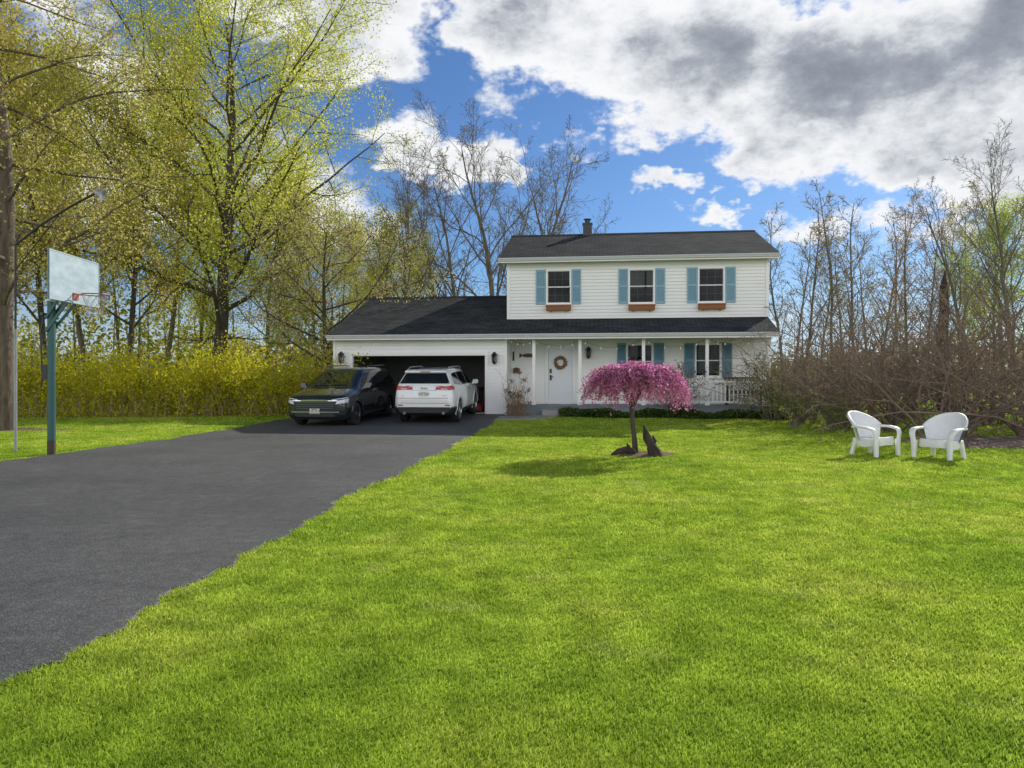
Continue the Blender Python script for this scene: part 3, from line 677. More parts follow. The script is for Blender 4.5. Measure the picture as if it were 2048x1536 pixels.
for sx in (-.3, .3):
    for sy in (-.28, .28):
        M = Matrix.Translation((sx, sy, .11)) @ Matrix.Rotation(R(90), 4, 'Y'); b = MB(); b.lathe([(0, -.025), (.09, -.025), (.11, -.01), (.11, .01), (.09, .025), (0, .025)], 14, 0, M); b.build('wheel', MT['rubber'], mw, True)
b = MB(); b.tube([(-.2, .25, .25), (-.2, .85, .95), (.2, .85, .95), (.2, .25, .25)], .014, 6); b.build('handle', MT['black'], mw)
bg = put_local('work_bench', 'work bench along the back of the dark garage', 'bench', -3.2, 5.9)
bx1('bench_top', MT['wood'], bg, -1.4, 1.4, -.3, .3, .86, .92)
for sx in (-1.3, 1.3):
    for sy in (-.22, .22): bx1('leg', MT['wood'], bg, sx-.04, sx+.04, sy-.04, sy+.04, 0, .86)

# ---------------------------------------------------------------- cars
def smooth1(a, k, it=1):
    ker = np.ones(k)/k
    for _ in range(it):
        pad = np.concatenate([np.repeat(a[:1], k//2, 0), a, np.repeat(a[-1:], k//2, 0)], 0)
        a = np.apply_along_axis(lambda c: np.convolve(c, ker, 'valid'), 0, pad)
    return a
def loft(st, Nn=120, Mm=44):
    st = sorted(st); A = np.array(st); yy = np.linspace(A[0, 0], A[-1, 0], Nn)
    D = np.stack([np.interp(yy, A[:, 0], A[:, k]) for k in range(1, A.shape[1])], 1); D = smooth1(D, 5, 1)
    D[0] = A[0, 1:]; D[-1] = A[-1, 1:]
    verts = []
    for i, y in enumerate(yy):
        W, zb, zbelt, wb, zre, wre, zt = D[i]
        K = np.array([(0, zb), (W*.5, zb), (W*.87, zb), (W*.985, zb+.12), (W, zb+.3*(zbelt-zb)), (W*.998, zb+.62*(zbelt-zb)), (wb, zbelt), (wb*.5+wre*.5+.012, zbelt*.5+zre*.5), (wre, zre), (wre*.8, zt-.018), (wre*.4, zt-.003), (0, zt)])
        s = np.concatenate([[0], np.cumsum(np.linalg.norm(np.diff(K, axis=0), axis=1))]); u = np.linspace(0, s[-1], Mm)
        P = np.stack([np.interp(u, s, K[:, 0]), np.interp(u, s, K[:, 1])], 1); P = smooth1(P, 3, 1); P[0, 0] = 0; P[-1, 0] = 0
        verts.append(P)
    b_v = []; Mf = 2*Mm-2
    for i, y in enumerate(yy):
        P = verts[i]
        for j in range(Mm): b_v.append((P[j, 0], y, P[j, 1]))
        for j in range(Mm-2, 0, -1): b_v.append((-P[j, 0], y, P[j, 1]))
    fs = [(i*Mf+j, i*Mf+(j+1) % Mf, (i+1)*Mf+(j+1) % Mf, (i+1)*Mf+j) for i in range(Nn-1) for j in range(Mf)]
    for base in (0, (Nn-1)*Mf):
        for j in range(Mm-1):
            l0 = base+(Mf-j) % Mf; l1 = base+(Mf-j-1) % Mf if j+1 < Mm-1 else base+Mm-1
            f = [base+j, base+j+1, l1, l0]; f2 = []
            for q in f:
                if q not in f2: f2.append(q)
            if len(f2) > 2: fs.append(tuple(f2))
    return b_v, fs
def make_wheel(parent, x, y, z, r, w, side, spokes, rim_m):
    M = Matrix.Translation((x, y, z)) @ Matrix.Rotation(R(90)*side, 4, 'Y')
    b = MB(); h = w/2
    b.lathe([(r*.70, -h), (r*.93, -h), (r*.99, -h*.75), (r, -h*.3), (r, h*.3), (r*.99, h*.75), (r*.93, h), (r*.72, h*1.02), (r*.70, h*.9)], 32, 0, M)
    ty = b.build('wheel', MT['rubber'], parent, True)
    b = MB(); b.lathe([(r*.71, h*.98), (r*.66, h*.99), (r*.64, h*.7), (r*.62, -h*.3)], 32, 0, M); b.lathe([(0, h*.95), (r*.12, h*.93), (r*.16, h*.8), (r*.16, h*.5)], 16, 0, M)
    for k in range(spokes):
        a = 2*math.pi*k/spokes
        for da in (-.13, .13):
            Ms = M @ Matrix.Rotation(a+da, 4, 'Z'); b.box(r*.1, r*.67, -r*.035, r*.035, h*.55, h*.86, 0, Ms)
    b.build('rim', rim_m, ty, True)
    b = MB(); b.lathe([(0, h*.25), (r*.62, h*.25)], 24, 0, M); b.build('brake_disc', MT['carblack'], ty)
class Car:
    def __init__(s, name, label, cat, st, paint, loc, rot, axles, rt, rim_m, spokes, clad, arch_m):
        s.t = thing(name, label, cat, loc, rot)
        vs, fs = loft(st); s.bvh = BVHTree.FromPolygons([Vector(v) for v in vs], fs)
        ra = rt+.055; keep = []; mi = []
        for f in fs:
            c = sum((Vector(vs[i]) for i in f), Vector())/len(f)
            if any(abs(c.x) > .5 and math.hypot(c.y-ya, c.z-rt) < ra for ya in axles): continue
            keep.append(f); mi.append(1 if clad(c) else 0)
        b = MB(); b.v = vs; b.f = [list(f) for f in keep]; b.m = mi; s.body = b.build('body', [paint, MT['carblack']], s.t, True, 50)
        b = MB(); b.box(-.72, .72, -2.2, 2.2, .28, .62)
        for ya in axles:
            for sx in (-1, 1): b.box(min(sx*.55, sx*.8), max(sx*.55, sx*.8), ya-ra, ya+ra, .72, .82)
        b.build('underbody', MT['carblack'], s.t)
        for ya in axles:
            for sx in (-1, 1):
                make_wheel(s.t, sx*(.97-.125), ya, rt, rt, .24, sx, spokes, rim_m)
                rows = [[], [], [], []]
                for k in range(25):
                    a = R(-14+208*k/24)
                    def pt(rad, ins, off):
                        yy = ya+rad*math.cos(a); zz = rt+rad*math.sin(a)
                        h = s.hit((sx*3, ya+(ra+.05)*math.cos(a), max(rt+(ra+.05)*math.sin(a), .34)), (-sx, 0, 0))
                        xx = h[0].x if h else sx*.95
                        return (xx+sx*(off-ins), yy, zz)
                    rows[0].append(pt(ra-.012, .12, .0)); rows[1].append(pt(ra-.012, 0, .012)); rows[2].append(pt(ra+.055, 0, .012)); rows[3].append(pt(ra+.065, 0, -.004))
                b = MB(); b.grid(rows); b.build('wheel_arch', arch_m, s.t, True, 60)
    def hit(s, o, d):
        h = s.bvh.ray_cast(Vector(o), Vector(d).normalized())
        return (h[0], h[1]) if h[0] is not None else None
    def patch(s, name, corners, d, m, off=.006, nu=12, nv=6):
        d = Vector(d).normalized(); c = [Vector(p) for p in corners]; P = []
        for i in range(nu+1):
            row = []
            for j in range(nv+1):
                u, v = i/nu, j/nv; p = c[0].lerp(c[1], u).lerp(c[3].lerp(c[2], u), v)
                h = s.hit(p-d*4, d)
                if h: n = h[1] if h[1].dot(d) < 0 else -h[1]; row.append(h[0]+n*off)
                else: row.append(None)
            P.append(row)
        b = MB(); idx = {}
        for i in range(nu+1):
            for j in range(nv+1):
                if P[i][j] is not None: idx[i, j] = len(b.v); b.v.append(tuple(P[i][j]))
        for i in range(nu):
            for j in range(nv):
                ks = [(i, j), (i+1, j), (i+1, j+1), (i, j+1)]
                if all(k in idx for k in ks): b.f.append([idx[k] for k in ks]); b.m.append(0)
        return b.build(name, m, s.t, True, 80)
    def side(s, name, yz, m, off=.006, nu=10, nv=6):
        for sx in (-1, 1): s.patch(name, [(sx*1, y, z) for y, z in yz], (-sx, 0, 0), m, off, nu, nv)
def plate(car, y, z, face, txt, w=.31, h=.155, m='plate', x=0):
    p = bx1('number_plate', MT[m], car.t, x-w/2, x+w/2, y-.006, y+.006, z-h/2, z+h/2)
    rot = (R(90), 0, R(180) if face > 0 else 0)
    text_obj(txt, .095, MT['ink'], p, (x, y+face*.008, z-.003), rot, 'plate_number', .002, .85)
    b = MB(); b.box(x-w/2+.01, x+w/2-.01, y+face*.0075-.001, y+face*.0075+.001, z-h/2+.008, z-h/2+.024); b.box(x-.09, x+.09, y+face*.0075-.001, y+face*.0075+.001, z+h/2-.03, z+h/2-.012); b.build('plate_band', MT['goldink' if m == 'plate2' else 'ink'], p)
VAN = [(2.575,.66,.30,.74,.64,.80,.58,.83), (2.52,.84,.25,.82,.82,.89,.74,.925), (2.40,.93,.22,.88,.90,.95,.80,.98), (2.0,.985,.20,.95,.95,1.01,.84,1.055), (1.45,.995,.20,1.01,.96,1.07,.87,1.145), (1.30,.996,.20,1.04,.955,1.15,.83,1.22), (.32,.998,.20,1.08,.95,1.57,.74,1.68), (.02,.998,.20,1.09,.95,1.66,.71,1.735), (-1.2,.998,.20,1.10,.95,1.67,.71,1.745), (-2.1,.995,.21,1.10,.94,1.64,.69,1.71), (-2.38,.98,.24,1.08,.91,1.38,.72,1.46), (-2.52,.93,.28,1.02,.86,1.08,.70,1.12), (-2.575,.82,.38,.85,.78,.92,.66,.96)]
ang = R(171); fd = Vector((-math.sin(ang), math.cos(ang), 0)); fc = Vector((wx(630, 22.3), 22.3, 0)); cc_ = fc-fd*2.575
pk = math.atan2(gz(cc_.y-1.6)-gz(cc_.y+1.5), 3.1)
k = Car('minivan', 'dark green grey minivan parked nose out on the driveway', 'minivan', VAN, MT['cardark'], (cc_.x, cc_.y, .5*(gz(cc_.y-1.6)+gz(cc_.y+1.5))+.024), (pk, 0, ang), (1.635, -1.455), .355, MT['alloy_dark'], 6, lambda c: c.z < .33 and abs(c.y) < 2.3, MT['cardark'])
k.patch('windshield', [(-.80,1.32,1.16), (.80,1.32,1.16), (.66,.28,1.65), (-.66,.28,1.65)], (0,-.75,-1), MT['carglass'], .006, 16, 10)
k.side('side_window', [(1.12,1.13), (.12,1.14), (.06,1.58), (.44,1.56)], MT['carglass'])
k.side('side_window', [(.04,1.14), (-1.12,1.15), (-1.12,1.58), (-.02,1.58)], MT['carglass'])
k.side('side_window', [(-1.2,1.15), (-2.2,1.17), (-2.05,1.55), (-1.2,1.58)], MT['carglass'])
k.side('window_trim', [(1.2,1.085), (-2.3,1.12), (-2.3,1.14), (1.2,1.108)], MT['chrome'], .009, 30, 1)
k.side('door_seam', [(1.02,.36), (1.03,.36), (1.11,1.1), (1.10,1.1)], MT['carblack'], .003, 1, 8)
k.side('door_seam', [(.07,.36), (.083,.36), (.083,1.1), (.07,1.1)], MT['carblack'], .003, 1, 8)
k.side('door_seam', [(-1.15,.5), (-1.162,.5), (-1.162,1.1), (-1.15,1.1)], MT['carblack'], .003, 1, 8)
k.side('door_handle', [(.32,.93), (.14,.935), (.14,.965), (.32,.96)], MT['cardark'], .03, 4, 2)
k.side('door_handle', [(.0,.935), (-.18,.94), (-.18,.97), (.0,.965)], MT['cardark'], .03, 4, 2)
k.side('sill_trim', [(1.15,.30), (-.95,.30), (-.95,.36), (1.15,.36)], MT['chrome'], .006, 14, 1)
k.patch('hood_seam', [(-.78,1.5,1.2), (.78,1.5,1.2), (.78,1.42,1.2), (-.78,1.42,1.2)], (0,0,-1), MT['carblack'], .004, 14, 2)
k.patch('grille', [(-.62,2.6,.54), (.62,2.6,.54), (.70,2.6,.79), (-.70,2.6,.79)], (0,-1,0), MT['carblack'], .008, 16, 6)
for j in range(4):
    z = .57+j*.056; k.patch('grille_bar', [(-.57-.012*j,2.6,z), (.57+.012*j,2.6,z), (.57+.012*j,2.6,z+.011), (-.57-.012*j,2.6,z+.011)], (0,-1,0), MT['alloy_dark'], .016, 16, 1)
k.patch('grille_surround', [(-.70,2.6,.79), (.70,2.6,.79), (.70,2.6,.812), (-.70,2.6,.812)], (0,-1,0), MT['chrome'], .012, 16, 1)
k.patch('lower_intake', [(-.66,2.6,.33), (.66,2.6,.33), (.60,2.6,.44), (-.60,2.6,.44)], (0,-1,0), MT['carblack'], .006, 14, 4)
k.patch('bumper_trim', [(-.74,2.6,.455), (.74,2.6,.455), (.74,2.6,.475), (-.74,2.6,.475)], (0,-1,0), MT['alloy'], .01, 14, 1)
for sx in (-1, 1):
    k.patch('headlight', [(sx*.70,2.7,.70), (sx*.93,2.3,.74), (sx*.925,2.2,.86), (sx*.72,2.6,.80)], (-sx*.45,-1,0), MT['clearlens'], .008, 8, 5)
    k.patch('daytime_lamp', [(sx*.60,2.7,.82), (sx*.92,2.3,.868), (sx*.92,2.3,.888), (sx*.60,2.7,.838)], (-sx*.45,-1,0), MT['plate2'], .012, 8, 1)
    k.patch('fog_lamp', [(sx*.70,2.6,.38), (sx*.88,2.4,.38), (sx*.88,2.4,.45), (sx*.70,2.6,.44)], (-sx*.4,-1,0), MT['carblack'], .008, 5, 2)
    k.patch('tail_light', [(sx*.55,-2.7,.98), (sx*.92,-2.4,1.0), (sx*.92,-2.4,1.09), (sx*.55,-2.7,1.07)], (-sx*.4,1,0), MT['redlens'], .008, 6, 3)
    b = MB(); b.extr([(sx*.93,1.03,1.10), (sx*1.0,1.02,1.12), (sx*1.15,.98,1.12), (sx*1.18,.97,1.2), (sx*1.15,.97,1.27), (sx*1.0,1.0,1.26)], (0,-.13,0)); b.build('side_mirror', MT['cardark'], k.t, True)
    b = MB(); b.tube([(sx*.69,.0,1.72), (sx*.68,-.2,1.775), (sx*.68,-1.8,1.775), (sx*.66,-2.0,1.72)], .016, 6); b.build('roof_rail', MT['alloy_dark'], k.t, True)
    h = [k.hit((sx*xx, 1.29+.06*abs(xx-.3), 3), (0,0,-1))[0] for xx in (.1, .3, .55)]
    b = MB(); b.tube([p+Vector((0,.02,.02)) for p in h], .01, 5); b.build('wiper', MT['carblack'], k.t)
h = k.hit((0,4,.49), (0,-1,0))[0]; plate(k, h.y+.014, .49, 1, 'KYR·5327', m='plate')
h = k.hit((0,4,.875), (0,-1,-.15)); text_obj('KIA', .085, MT['chrome'], k.t, (0, h[0].y+.01, h[0].z+.005), (R(60), 0, R(180)), 'badge', .004, 1.7)
bx1('interior', MT['carblack'], k.t, -.6, .6, -.9, .5, .62, .95)

SUV = [(-2.41,.84,.36,.74,.80,.78,.74,.80), (-2.385,.92,.31,.80,.88,.84,.80,.86), (-2.36,.94,.29,1.12,.87,1.17,.83,1.20), (-2.30,.955,.27,1.17,.90,1.24,.82,1.27), (-2.04,.965,.26,1.16,.92,1.57,.70,1.63), (-1.93,.97,.25,1.15,.93,1.65,.67,1.70), (-.5,.97,.25,1.12,.935,1.68,.67,1.735), (.30,.97,.25,1.10,.935,1.66,.67,1.72), (.55,.97,.25,1.09,.935,1.56,.71,1.64), (1.28,.97,.25,1.06,.93,1.12,.86,1.18), (2.1,.965,.25,1.0,.92,1.05,.85,1.10), (2.3,.93,.27,.93,.88,1.0,.8,1.04), (2.41,.76,.36,.78,.72,.86,.66,.9)]
ang = R(-7); fd = Vector((-math.sin(ang), math.cos(ang), 0)); rc = Vector((wx(848, 23.4), 23.4, 0)); cc_ = rc+fd*2.41
pk = math.atan2(gz(cc_.y+1.4)-gz(cc_.y-1.4), 2.8)
k = Car('suv', 'white suv parked rear out at the open garage', 'suv', SUV, MT['carwhite'], (cc_.x, cc_.y, .5*(gz(cc_.y-1.4)+gz(cc_.y+1.4))+.024), (pk, 0, ang), (1.45, -1.46), .385, MT['alloy'], 5, lambda c: c.z < .55 and c.y < -1.9 or c.z < .37, MT['carwhite'])
k.patch('rear_window', [(-.80,-2.6,1.27), (.80,-2.6,1.27), (.64,-2.3,1.585), (-.64,-2.3,1.585)], (0,1,0), MT['carglass'], .007, 16, 8)
k.side('side_window', [(1.02,1.15), (.14,1.165), (.14,1.58), (.50,1.56)], MT['carglass'])
k.side('side_window', [(.06,1.165), (-.98,1.18), (-.98,1.59), (.06,1.59)], MT['carglass'])
k.side('side_window', [(-1.06,1.18), (-1.92,1.24), (-1.72,1.58), (-1.06,1.59)], MT['carglass'])
k.side('window_trim', [(1.1,1.115), (-2.0,1.18), (-2.0,1.20), (1.1,1.135)], MT['chrome'], .009, 26, 1)
for yy in (1.0, .1, -1.0): k.side('door_seam', [(yy,.42 if yy > -.5 else .75), (yy+.013,.42 if yy > -.5 else .75), (yy+.013,1.13), (yy,1.13)], MT['carblack'], .003, 1, 8)
for yy in (.36, -.7): k.side('door_handle', [(yy,.98), (yy-.2,.985), (yy-.2,1.02), (yy,1.015)], MT['chrome'], .03, 4, 2)
k.side('sill_cladding', [(1.0,.3), (-1.0,.3), (-1.0,.42), (1.0,.42)], MT['carblack'], .008, 12, 2)
k.patch('windshield', [(-.8,1.24,1.14), (.8,1.24,1.14), (.66,.5,1.64), (-.66,.5,1.64)], (0,-.75,-1), MT['carglass'], .006, 14, 8)
for sx in (-1, 1):
    k.patch('tail_light', [(sx*.48,-2.7,1.085), (sx*.90,-2.4,1.065), (sx*.90,-2.3,1.205), (sx*.48,-2.6,1.165)], (-sx*.35,1,0), MT['redlens'], .014, 10, 4)
    k.patch('tail_light', [(sx*1,-2.31,1.07), (sx*1,-2.12,1.10), (sx*1,-2.14,1.17), (sx*1,-2.31,1.20)], (-sx,0,0), MT['redlens'], .012, 6, 3)
    k.patch('reversing_lamp', [(sx*.60,-2.7,1.085), (sx*.74,-2.4,1.08), (sx*.74,-2.3,1.112), (sx*.60,-2.6,1.115)], (-sx*.2,1,0), MT['clearlens'], .019, 5, 2)
    k.patch('rear_reflector', [(sx*.70,-2.7,.585), (sx*.86,-2.7,.585), (sx*.86,-2.7,.62), (sx*.70,-2.7,.62)], (-sx*.1,1,0), MT['redlens'], .01, 4, 2)
    b = MB(); b.tube([(sx*.62,-2.2,.36), (sx*.62,-2.43,.36)], .05, 14); b.build('exhaust_tip', MT['chrome'], k.t, True)
    b = MB(); b.extr([(sx*.94,.95,1.12), (sx*1.0,.94,1.13), (sx*1.15,.90,1.14), (sx*1.17,.89,1.22), (sx*1.14,.89,1.29), (sx*1.0,.92,1.28)], (0,-.12,0)); b.build('side_mirror', MT['carwhite'], k.t, True)
    b = MB(); b.tube([(sx*.66,.2,1.70), (sx*.65,.0,1.765), (sx*.64,-1.6,1.77), (sx*.63,-1.85,1.70)], .018, 6); b.build('roof_rail', MT['alloy'], k.t, True)
    k.patch('headlight', [(sx*.55,2.6,.84), (sx*.9,2.2,.86), (sx*.9,2.2,.97), (sx*.55,2.5,.95)], (-sx*.4,-1,0), MT['clearlens'], .01, 6, 3)
b = MB(); b.extr([(-.66,-1.86,1.70), (-.66,-2.14,1.655), (-.66,-2.15,1.62), (-.66,-1.98,1.625)], (1.32,0,0)); b.build('spoiler', MT['carwhite'], k.t)
bx1('brake_light', MT['redlens'], k.t, -.16, .16, -2.158, -2.148, 1.628, 1.648)
k.patch('tailgate_seam', [(-.87,-2.7,.815), (.87,-2.7,.815), (.87,-2.7,.83), (-.87,-2.7,.83)], (0,1,0), MT['carblack'], .004, 14, 1)
k.patch('plate_recess', [(-.40,-2.7,.86), (.40,-2.7,.86), (.36,-2.7,1.05), (-.36,-2.7,1.05)], (0,1,0), MT['carwhite'], .006, 8, 3)
k.patch('chrome_bar', [(-.40,-2.7,1.055), (.40,-2.7,1.055), (.40,-2.7,1.075), (-.40,-2.7,1.075)], (0,1,0), MT['chrome'], .018, 8, 1)
k.patch('bumper_trim', [(-.86,-2.7,.66), (.86,-2.7,.66), (.86,-2.7,.675), (-.86,-2.7,.675)], (0,1,0), MT['chrome'], .008, 14, 1)
h = k.hit((0,-4,.955), (0,1,0))[0]; plate(k, h.y-.016, .955, -1, 'KGP·3560', m='plate2')
h = k.hit((0,-4,1.13), (0,1,0))[0]; text_obj('Jeep', .13, MT['alloy_dark'], k.t, (0, h.y-.012, 1.13), (R(86), 0, 0), 'badge', .004)
h = k.hit((-.65,-4,.90), (0,1,0))[0]; text_obj('4x4', .05, MT['alloy'], k.t, (-.68, h.y-.008, .90), (R(88), 0, 0), 'badge', .003)
h = k.hit((.62,-4,.90), (0,1,0))[0]; text_obj('LIMITED', .045, MT['alloy'], k.t, (.64, h.y-.008, .90), (R(88), 0, 0), 'badge', .003)
h1 = k.hit((0,-4,1.30), (0,1,0))[0]; h2 = k.hit((.42,-4,1.34), (0,1,0))[0]; b = MB(); b.tube([h1+Vector((0,-.03,0)), h2+Vector((0,-.025,0))], .011, 5); b.build('rear_wiper', MT['carblack'], k.t)

# ---------------------------------------------------------------- basketball hoop
by = 14.9; bx = wx(103, by); g = gz(by)
bh = thing('basketball_hoop', 'teal pole basketball hoop with weathered backboard beside the driveway', 'basketball hoop', (bx, by, g))
b = MB(); b.tube([(0,0,-.1), (0,0,.3)], .078, 14, 1); b.tube([(0,0,.3), (0,0,3.05)], .075, 14, 0); b.build('pole', [MT['teal'], MT['rust']], bh, True)
bxl = .46; z0b, z1b = 3.02, 3.95
b = MB(); b.box(bxl-.02, bxl+.01, -.9, .9, z0b, z1b)
for k2 in (-.9, .88): b.box(bxl-.024, bxl+.016, k2, k2+.02, z0b-.004, z1b+.004)
b.box(bxl-.024, bxl+.016, -.88, .88, z0b-.004, z0b+.018); b.box(bxl-.024, bxl+.016, -.88, .88, z1b-.018, z1b+.004)
bb = b.build('backboard', MT['board'], bh); bb.rotation_euler = (0, 0, R(2))
b = MB()
for s_ in (-.09, .09):
    b.beam((-.06, s_, 2.72), (bxl-.03, s_*1.6, 3.42), .03, .05); b.beam((-.06, s_, 2.45), (bxl-.03, s_*1.6, 3.08), .03, .05); b.beam((bxl-.04, s_*1.6, 3.05), (bxl-.04, s_*1.6, 3.6), .03, .04)
b.tube([(-.12,-.14,2.8), (-.12,.14,2.8)], .03, 8); b.build('support_arm', MT['teal'], bh)
b = MB(); b.tube([(-.14,-.02,2.75), (-.2,-.02,2.4), (-.17,-.02,1.55), (-.2,-.02,1.35)], .018, 6); b.box(-.16, -.06, -.05, .05, 1.5, 1.8); b.build('crank_rod', MT['black'], bh)
rz_ = z0b+.17; rx = bxl+.02+.15+.23
b = MB(); b.tube([(rx+.23*math.cos(a), .23*math.sin(a), rz_) for a in np.linspace(0, 2*math.pi, 33)], .012, 6); b.beam((bxl+.015, -.07, rz_), (rx-.21, -.1, rz_), .02, .012); b.beam((bxl+.015, .07, rz_), (rx-.21, .1, rz_), .02, .012); b.box(bxl+.012, bxl+.03, -.09, .09, rz_-.1, rz_+.03); b.build('rim', MT['rimred'], bh, True)
b = MB()
for k2 in range(10):
    for dr in (-1, 1):
        pts = []
        for i in range(7):
            t = i/6; a = 2*math.pi*k2/10+dr*t*1.57; r_ = .225-.105*t**.7+.01*math.sin(9*t); pts.append((rx+r_*math.cos(a), r_*math.sin(a), rz_-.45*t))
        b.tube(pts, .0034, 4, 0, False)
b.build('net', MT['net'], bh)
ly = 15.6; lx = wx(31, ly); lg = gz(ly)
lp = thing('floodlight_pole', 'thin pole with long angled arm and floodlight behind the hoop', 'light pole', (lx, ly, lg))
b = MB(); b.tube([(0,0,-.1), (0,0,2.55)], .032, 10, 0); b.tube([(.0,0,2.5), (.0,0,wz(490,ly)-lg), (.08,0,wz(468,ly)-lg)], .022, 8, 1); b.build('pole', [MT['galv'], MT['black']], lp, True)
ex, ez = wx(192, ly)-lx, wz(386, ly)-lg
b = MB(); b.tube([(.0,0,wz(490,ly)-lg), (.55,0,wz(448,ly)-lg), (1.2,0,wz(410,ly)-lg), (ex,0,ez)], .025, 8); b.tube([(.0,0,wz(540,ly)-lg), (.9,0,wz(430,ly)-lg)], .012, 6); b.build('arm', MT['black'], lp, True)
M = Matrix.Translation((ex+.05, 0, ez)) @ Matrix.Rotation(R(115), 4, 'Y'); b = MB(); b.lathe([(0,-.1), (.05,-.09), (.07,-.03), (.12,.08), (.125,.1), (.1,.095), (0,.07)], 14, 0, M); b.build('lamp_head', MT['galv'], lp, True)

# ---------------------------------------------------------------- resin chairs
def chair(label, x, y, face):
    t = thing('garden_chair', label, 'chair', (x, y, gz(y)), (0, 0, math.atan2(-face[0], face[1])), 'white garden chairs on the lawn'); t.scale = (.99, .95, .95)
    b = MB(); out = []
    for k in range(40):
        a = 2*math.pi*k/40; ca, sa = math.cos(a), math.sin(a)
        out.append((.30*math.copysign(abs(ca)**.6, ca), .04+.31*math.copysign(abs(sa)**.65, sa)))
    rows = []
    for f, zz in ((.0, .33), (.6, .345), (.9, .37), (.985, .365), (1.0, .35), (1.0, .33), (.96, .315), (0, .31)):
        rows.append([(p[0]*f, .04+(p[1]-.04)*f, zz+(.03 if p[1] > .2 and .5 < f < .99 else 0)) for p in out+[out[0]]])
    b.grid(rows); b.build('seat', MT['plastic_white'], t, True, 50)
    n = 28; inner = []; outer = []; rim = []
    for i in range(n+1):
        a = R(-80+160*i/n); zt = .52+.37*max(0, math.cos(a*1.0))**.7; ri = []; ro = []
        for j in range(10):
            v = j/9; zz = .31+(zt-.31)*v; q = .82+.26*v
            x_, y_ = math.sin(a)*.37*q, -.03-.27*math.cos(a)*(.9+.1*v)-.17*v*v*max(.15, math.cos(a)); ri.append((x_, y_, zz)); ro.append((x_*1.05, y_-.03, zz))
        inner.append(ri); outer.append(ro); rim.append(((ri[-1][0]+ro[-1][0])/2, (ri[-1][1]+ro[-1][1])/2, zt))
    b = MB(); b.grid(inner); b.grid(outer); b.build('backrest', MT['plastic_white'], t, True, 60)
    b = MB(); b.tube(rim, .03, 8); b.build('back_rim', MT['plastic_white'], t, True, 60)
    for sx in (-1, 1):
        b = MB(); b.strap([(sx*.37,-.20,.60), (sx*.39,-.08,.605), (sx*.405,.08,.60), (sx*.405,.20,.585), (sx*.395,.28,.56), (sx*.38,.325,.50), (sx*.365,.33,.42), (sx*.35,.32,.34)], [.08,.10,.12,.13,.12,.11,.10,.10], .05)
        b.build('armrest', MT['plastic_white'], t, True, 60)
        b = MB(); b.strap([(sx*.345,.315,.35), (sx*.345,.315,.2), (sx*.35,.32,.0)], [.12,.105,.08], .085); b.build('leg', MT['plastic_white'], t, True, 60)
        b = MB(); b.strap([(sx*.27,-.2,.36), (sx*.28,-.24,.2), (sx*.295,-.29,.0)], [.11,.095,.075], .08); b.build('leg', MT['plastic_white'], t, True, 60)
    b = MB(); rows = []
    for (f, zz) in ((1.0, .335), (1.0, .25), (.985, .185)):
        rows.append([(p[0]*1.02*f, .04+(p[1]-.04)*1.02*f, zz+(0.0 if zz > .24 else .05*abs(math.cos(math.atan2(p[1], p[0])-1.57)))) for p in out+[out[0]]])
    b.grid(rows); b.build('apron', MT['plastic_white'], t, True, 60)
chair('white plastic garden chair on the lawn, left one of the pair, turned right', wx(1746, 14.9), 14.9, (.50, -.87))
chair('white plastic garden chair on the lawn, right one of the pair, turned left', wx(1881, 14.4), 14.4, (-.86, -.51))

# ---------------------------------------------------------------- weeping redbud
rx0, ry0 = wx(1268, 15), 15.0; g = gz(ry0)
rb = thing('weeping_tree', 'small weeping tree with magenta pink blossom on the lawn', 'tree', (rx0, ry0, g))
rng = random.Random(8); rs = np.random.RandomState(8)
b = MB(); b.tube([(.03,0,-.05), (.025,0,.12), (.0,0,.4), (-.03,.01,.7), (-.045,.0,1.0), (-.02,0,1.3), (.0,0,1.52)], [.085,.06,.05,.047,.05,.04,.03], 9)
b.tube([(-.04,0,.92), (.08,.03,1.15), (.2,.05,1.4)], [.04,.03,.02], 7); b.tube([(-.045,0,.98), (-.16,-.03,1.2), (-.25,-.04,1.42)], [.035,.028,.02], 7)
for a in (.5, 2.2, 3.6, 5.2): b.tube([(.03,0,.06), (.03+.12*math.cos(a), .12*math.sin(a), .02), (.03+.26*math.cos(a), .26*math.sin(a), -.03)], [.05,.03,.012], 6)
b.build('trunk', MT['bark'], rb, True)
arcs = []
for k in range(380):
    a = rng.uniform(0, 6.283); u = rng.random()**.5; Rr = 1.12*u*rng.uniform(.88, 1.05)*(1.05 if math.cos(a) > 0 else .97)
    top = 1.68+.14*(1-u)+rng.uniform(-.08, .08); drop = rng.uniform(.35, .9)*(.35+.6*u)
    p0 = Vector((rng.uniform(-.2, .2), rng.uniform(-.12, .12), rng.uniform(1.35, 1.6))); pts = []
    for i in range(9):
        t = i/8; rr = Rr*(1-(1-t)**1.8); zz = p0.z+(top-p0.z)*math.sin(min(1, t*1.9)*math.pi/2)-drop*max(0, t-.38)**1.5/.62**1.5
        pts.append(Vector((p0.x*(1-t)+math.cos(a)*rr+rng.gauss(0, .015), p0.y*(1-t)+math.sin(a)*rr+rng.gauss(0, .015), zz)))
    arcs.append((pts, [max(.011*(1-i/9), .003) for i in range(9)]))
v, q = tubes_np(arcs, 4); npmesh('branches', v, [q], MT['twig'], parent=rb)
C = pts_on(arcs, 24000, rs, .036, .25); C = C[rs.random(len(C)) < np.clip((C[:, 2]-.7)/.4, .4, 1)]
v, q = leaf_quads(C, .021, rs, .75); npmesh('crown', v, [q], L['redbud'], parent=rb)
st = thing('tree_stump', 'dark rotted leaning stump at the foot of the pink tree', 'stump', (rx0+.28, ry0-.2, g))
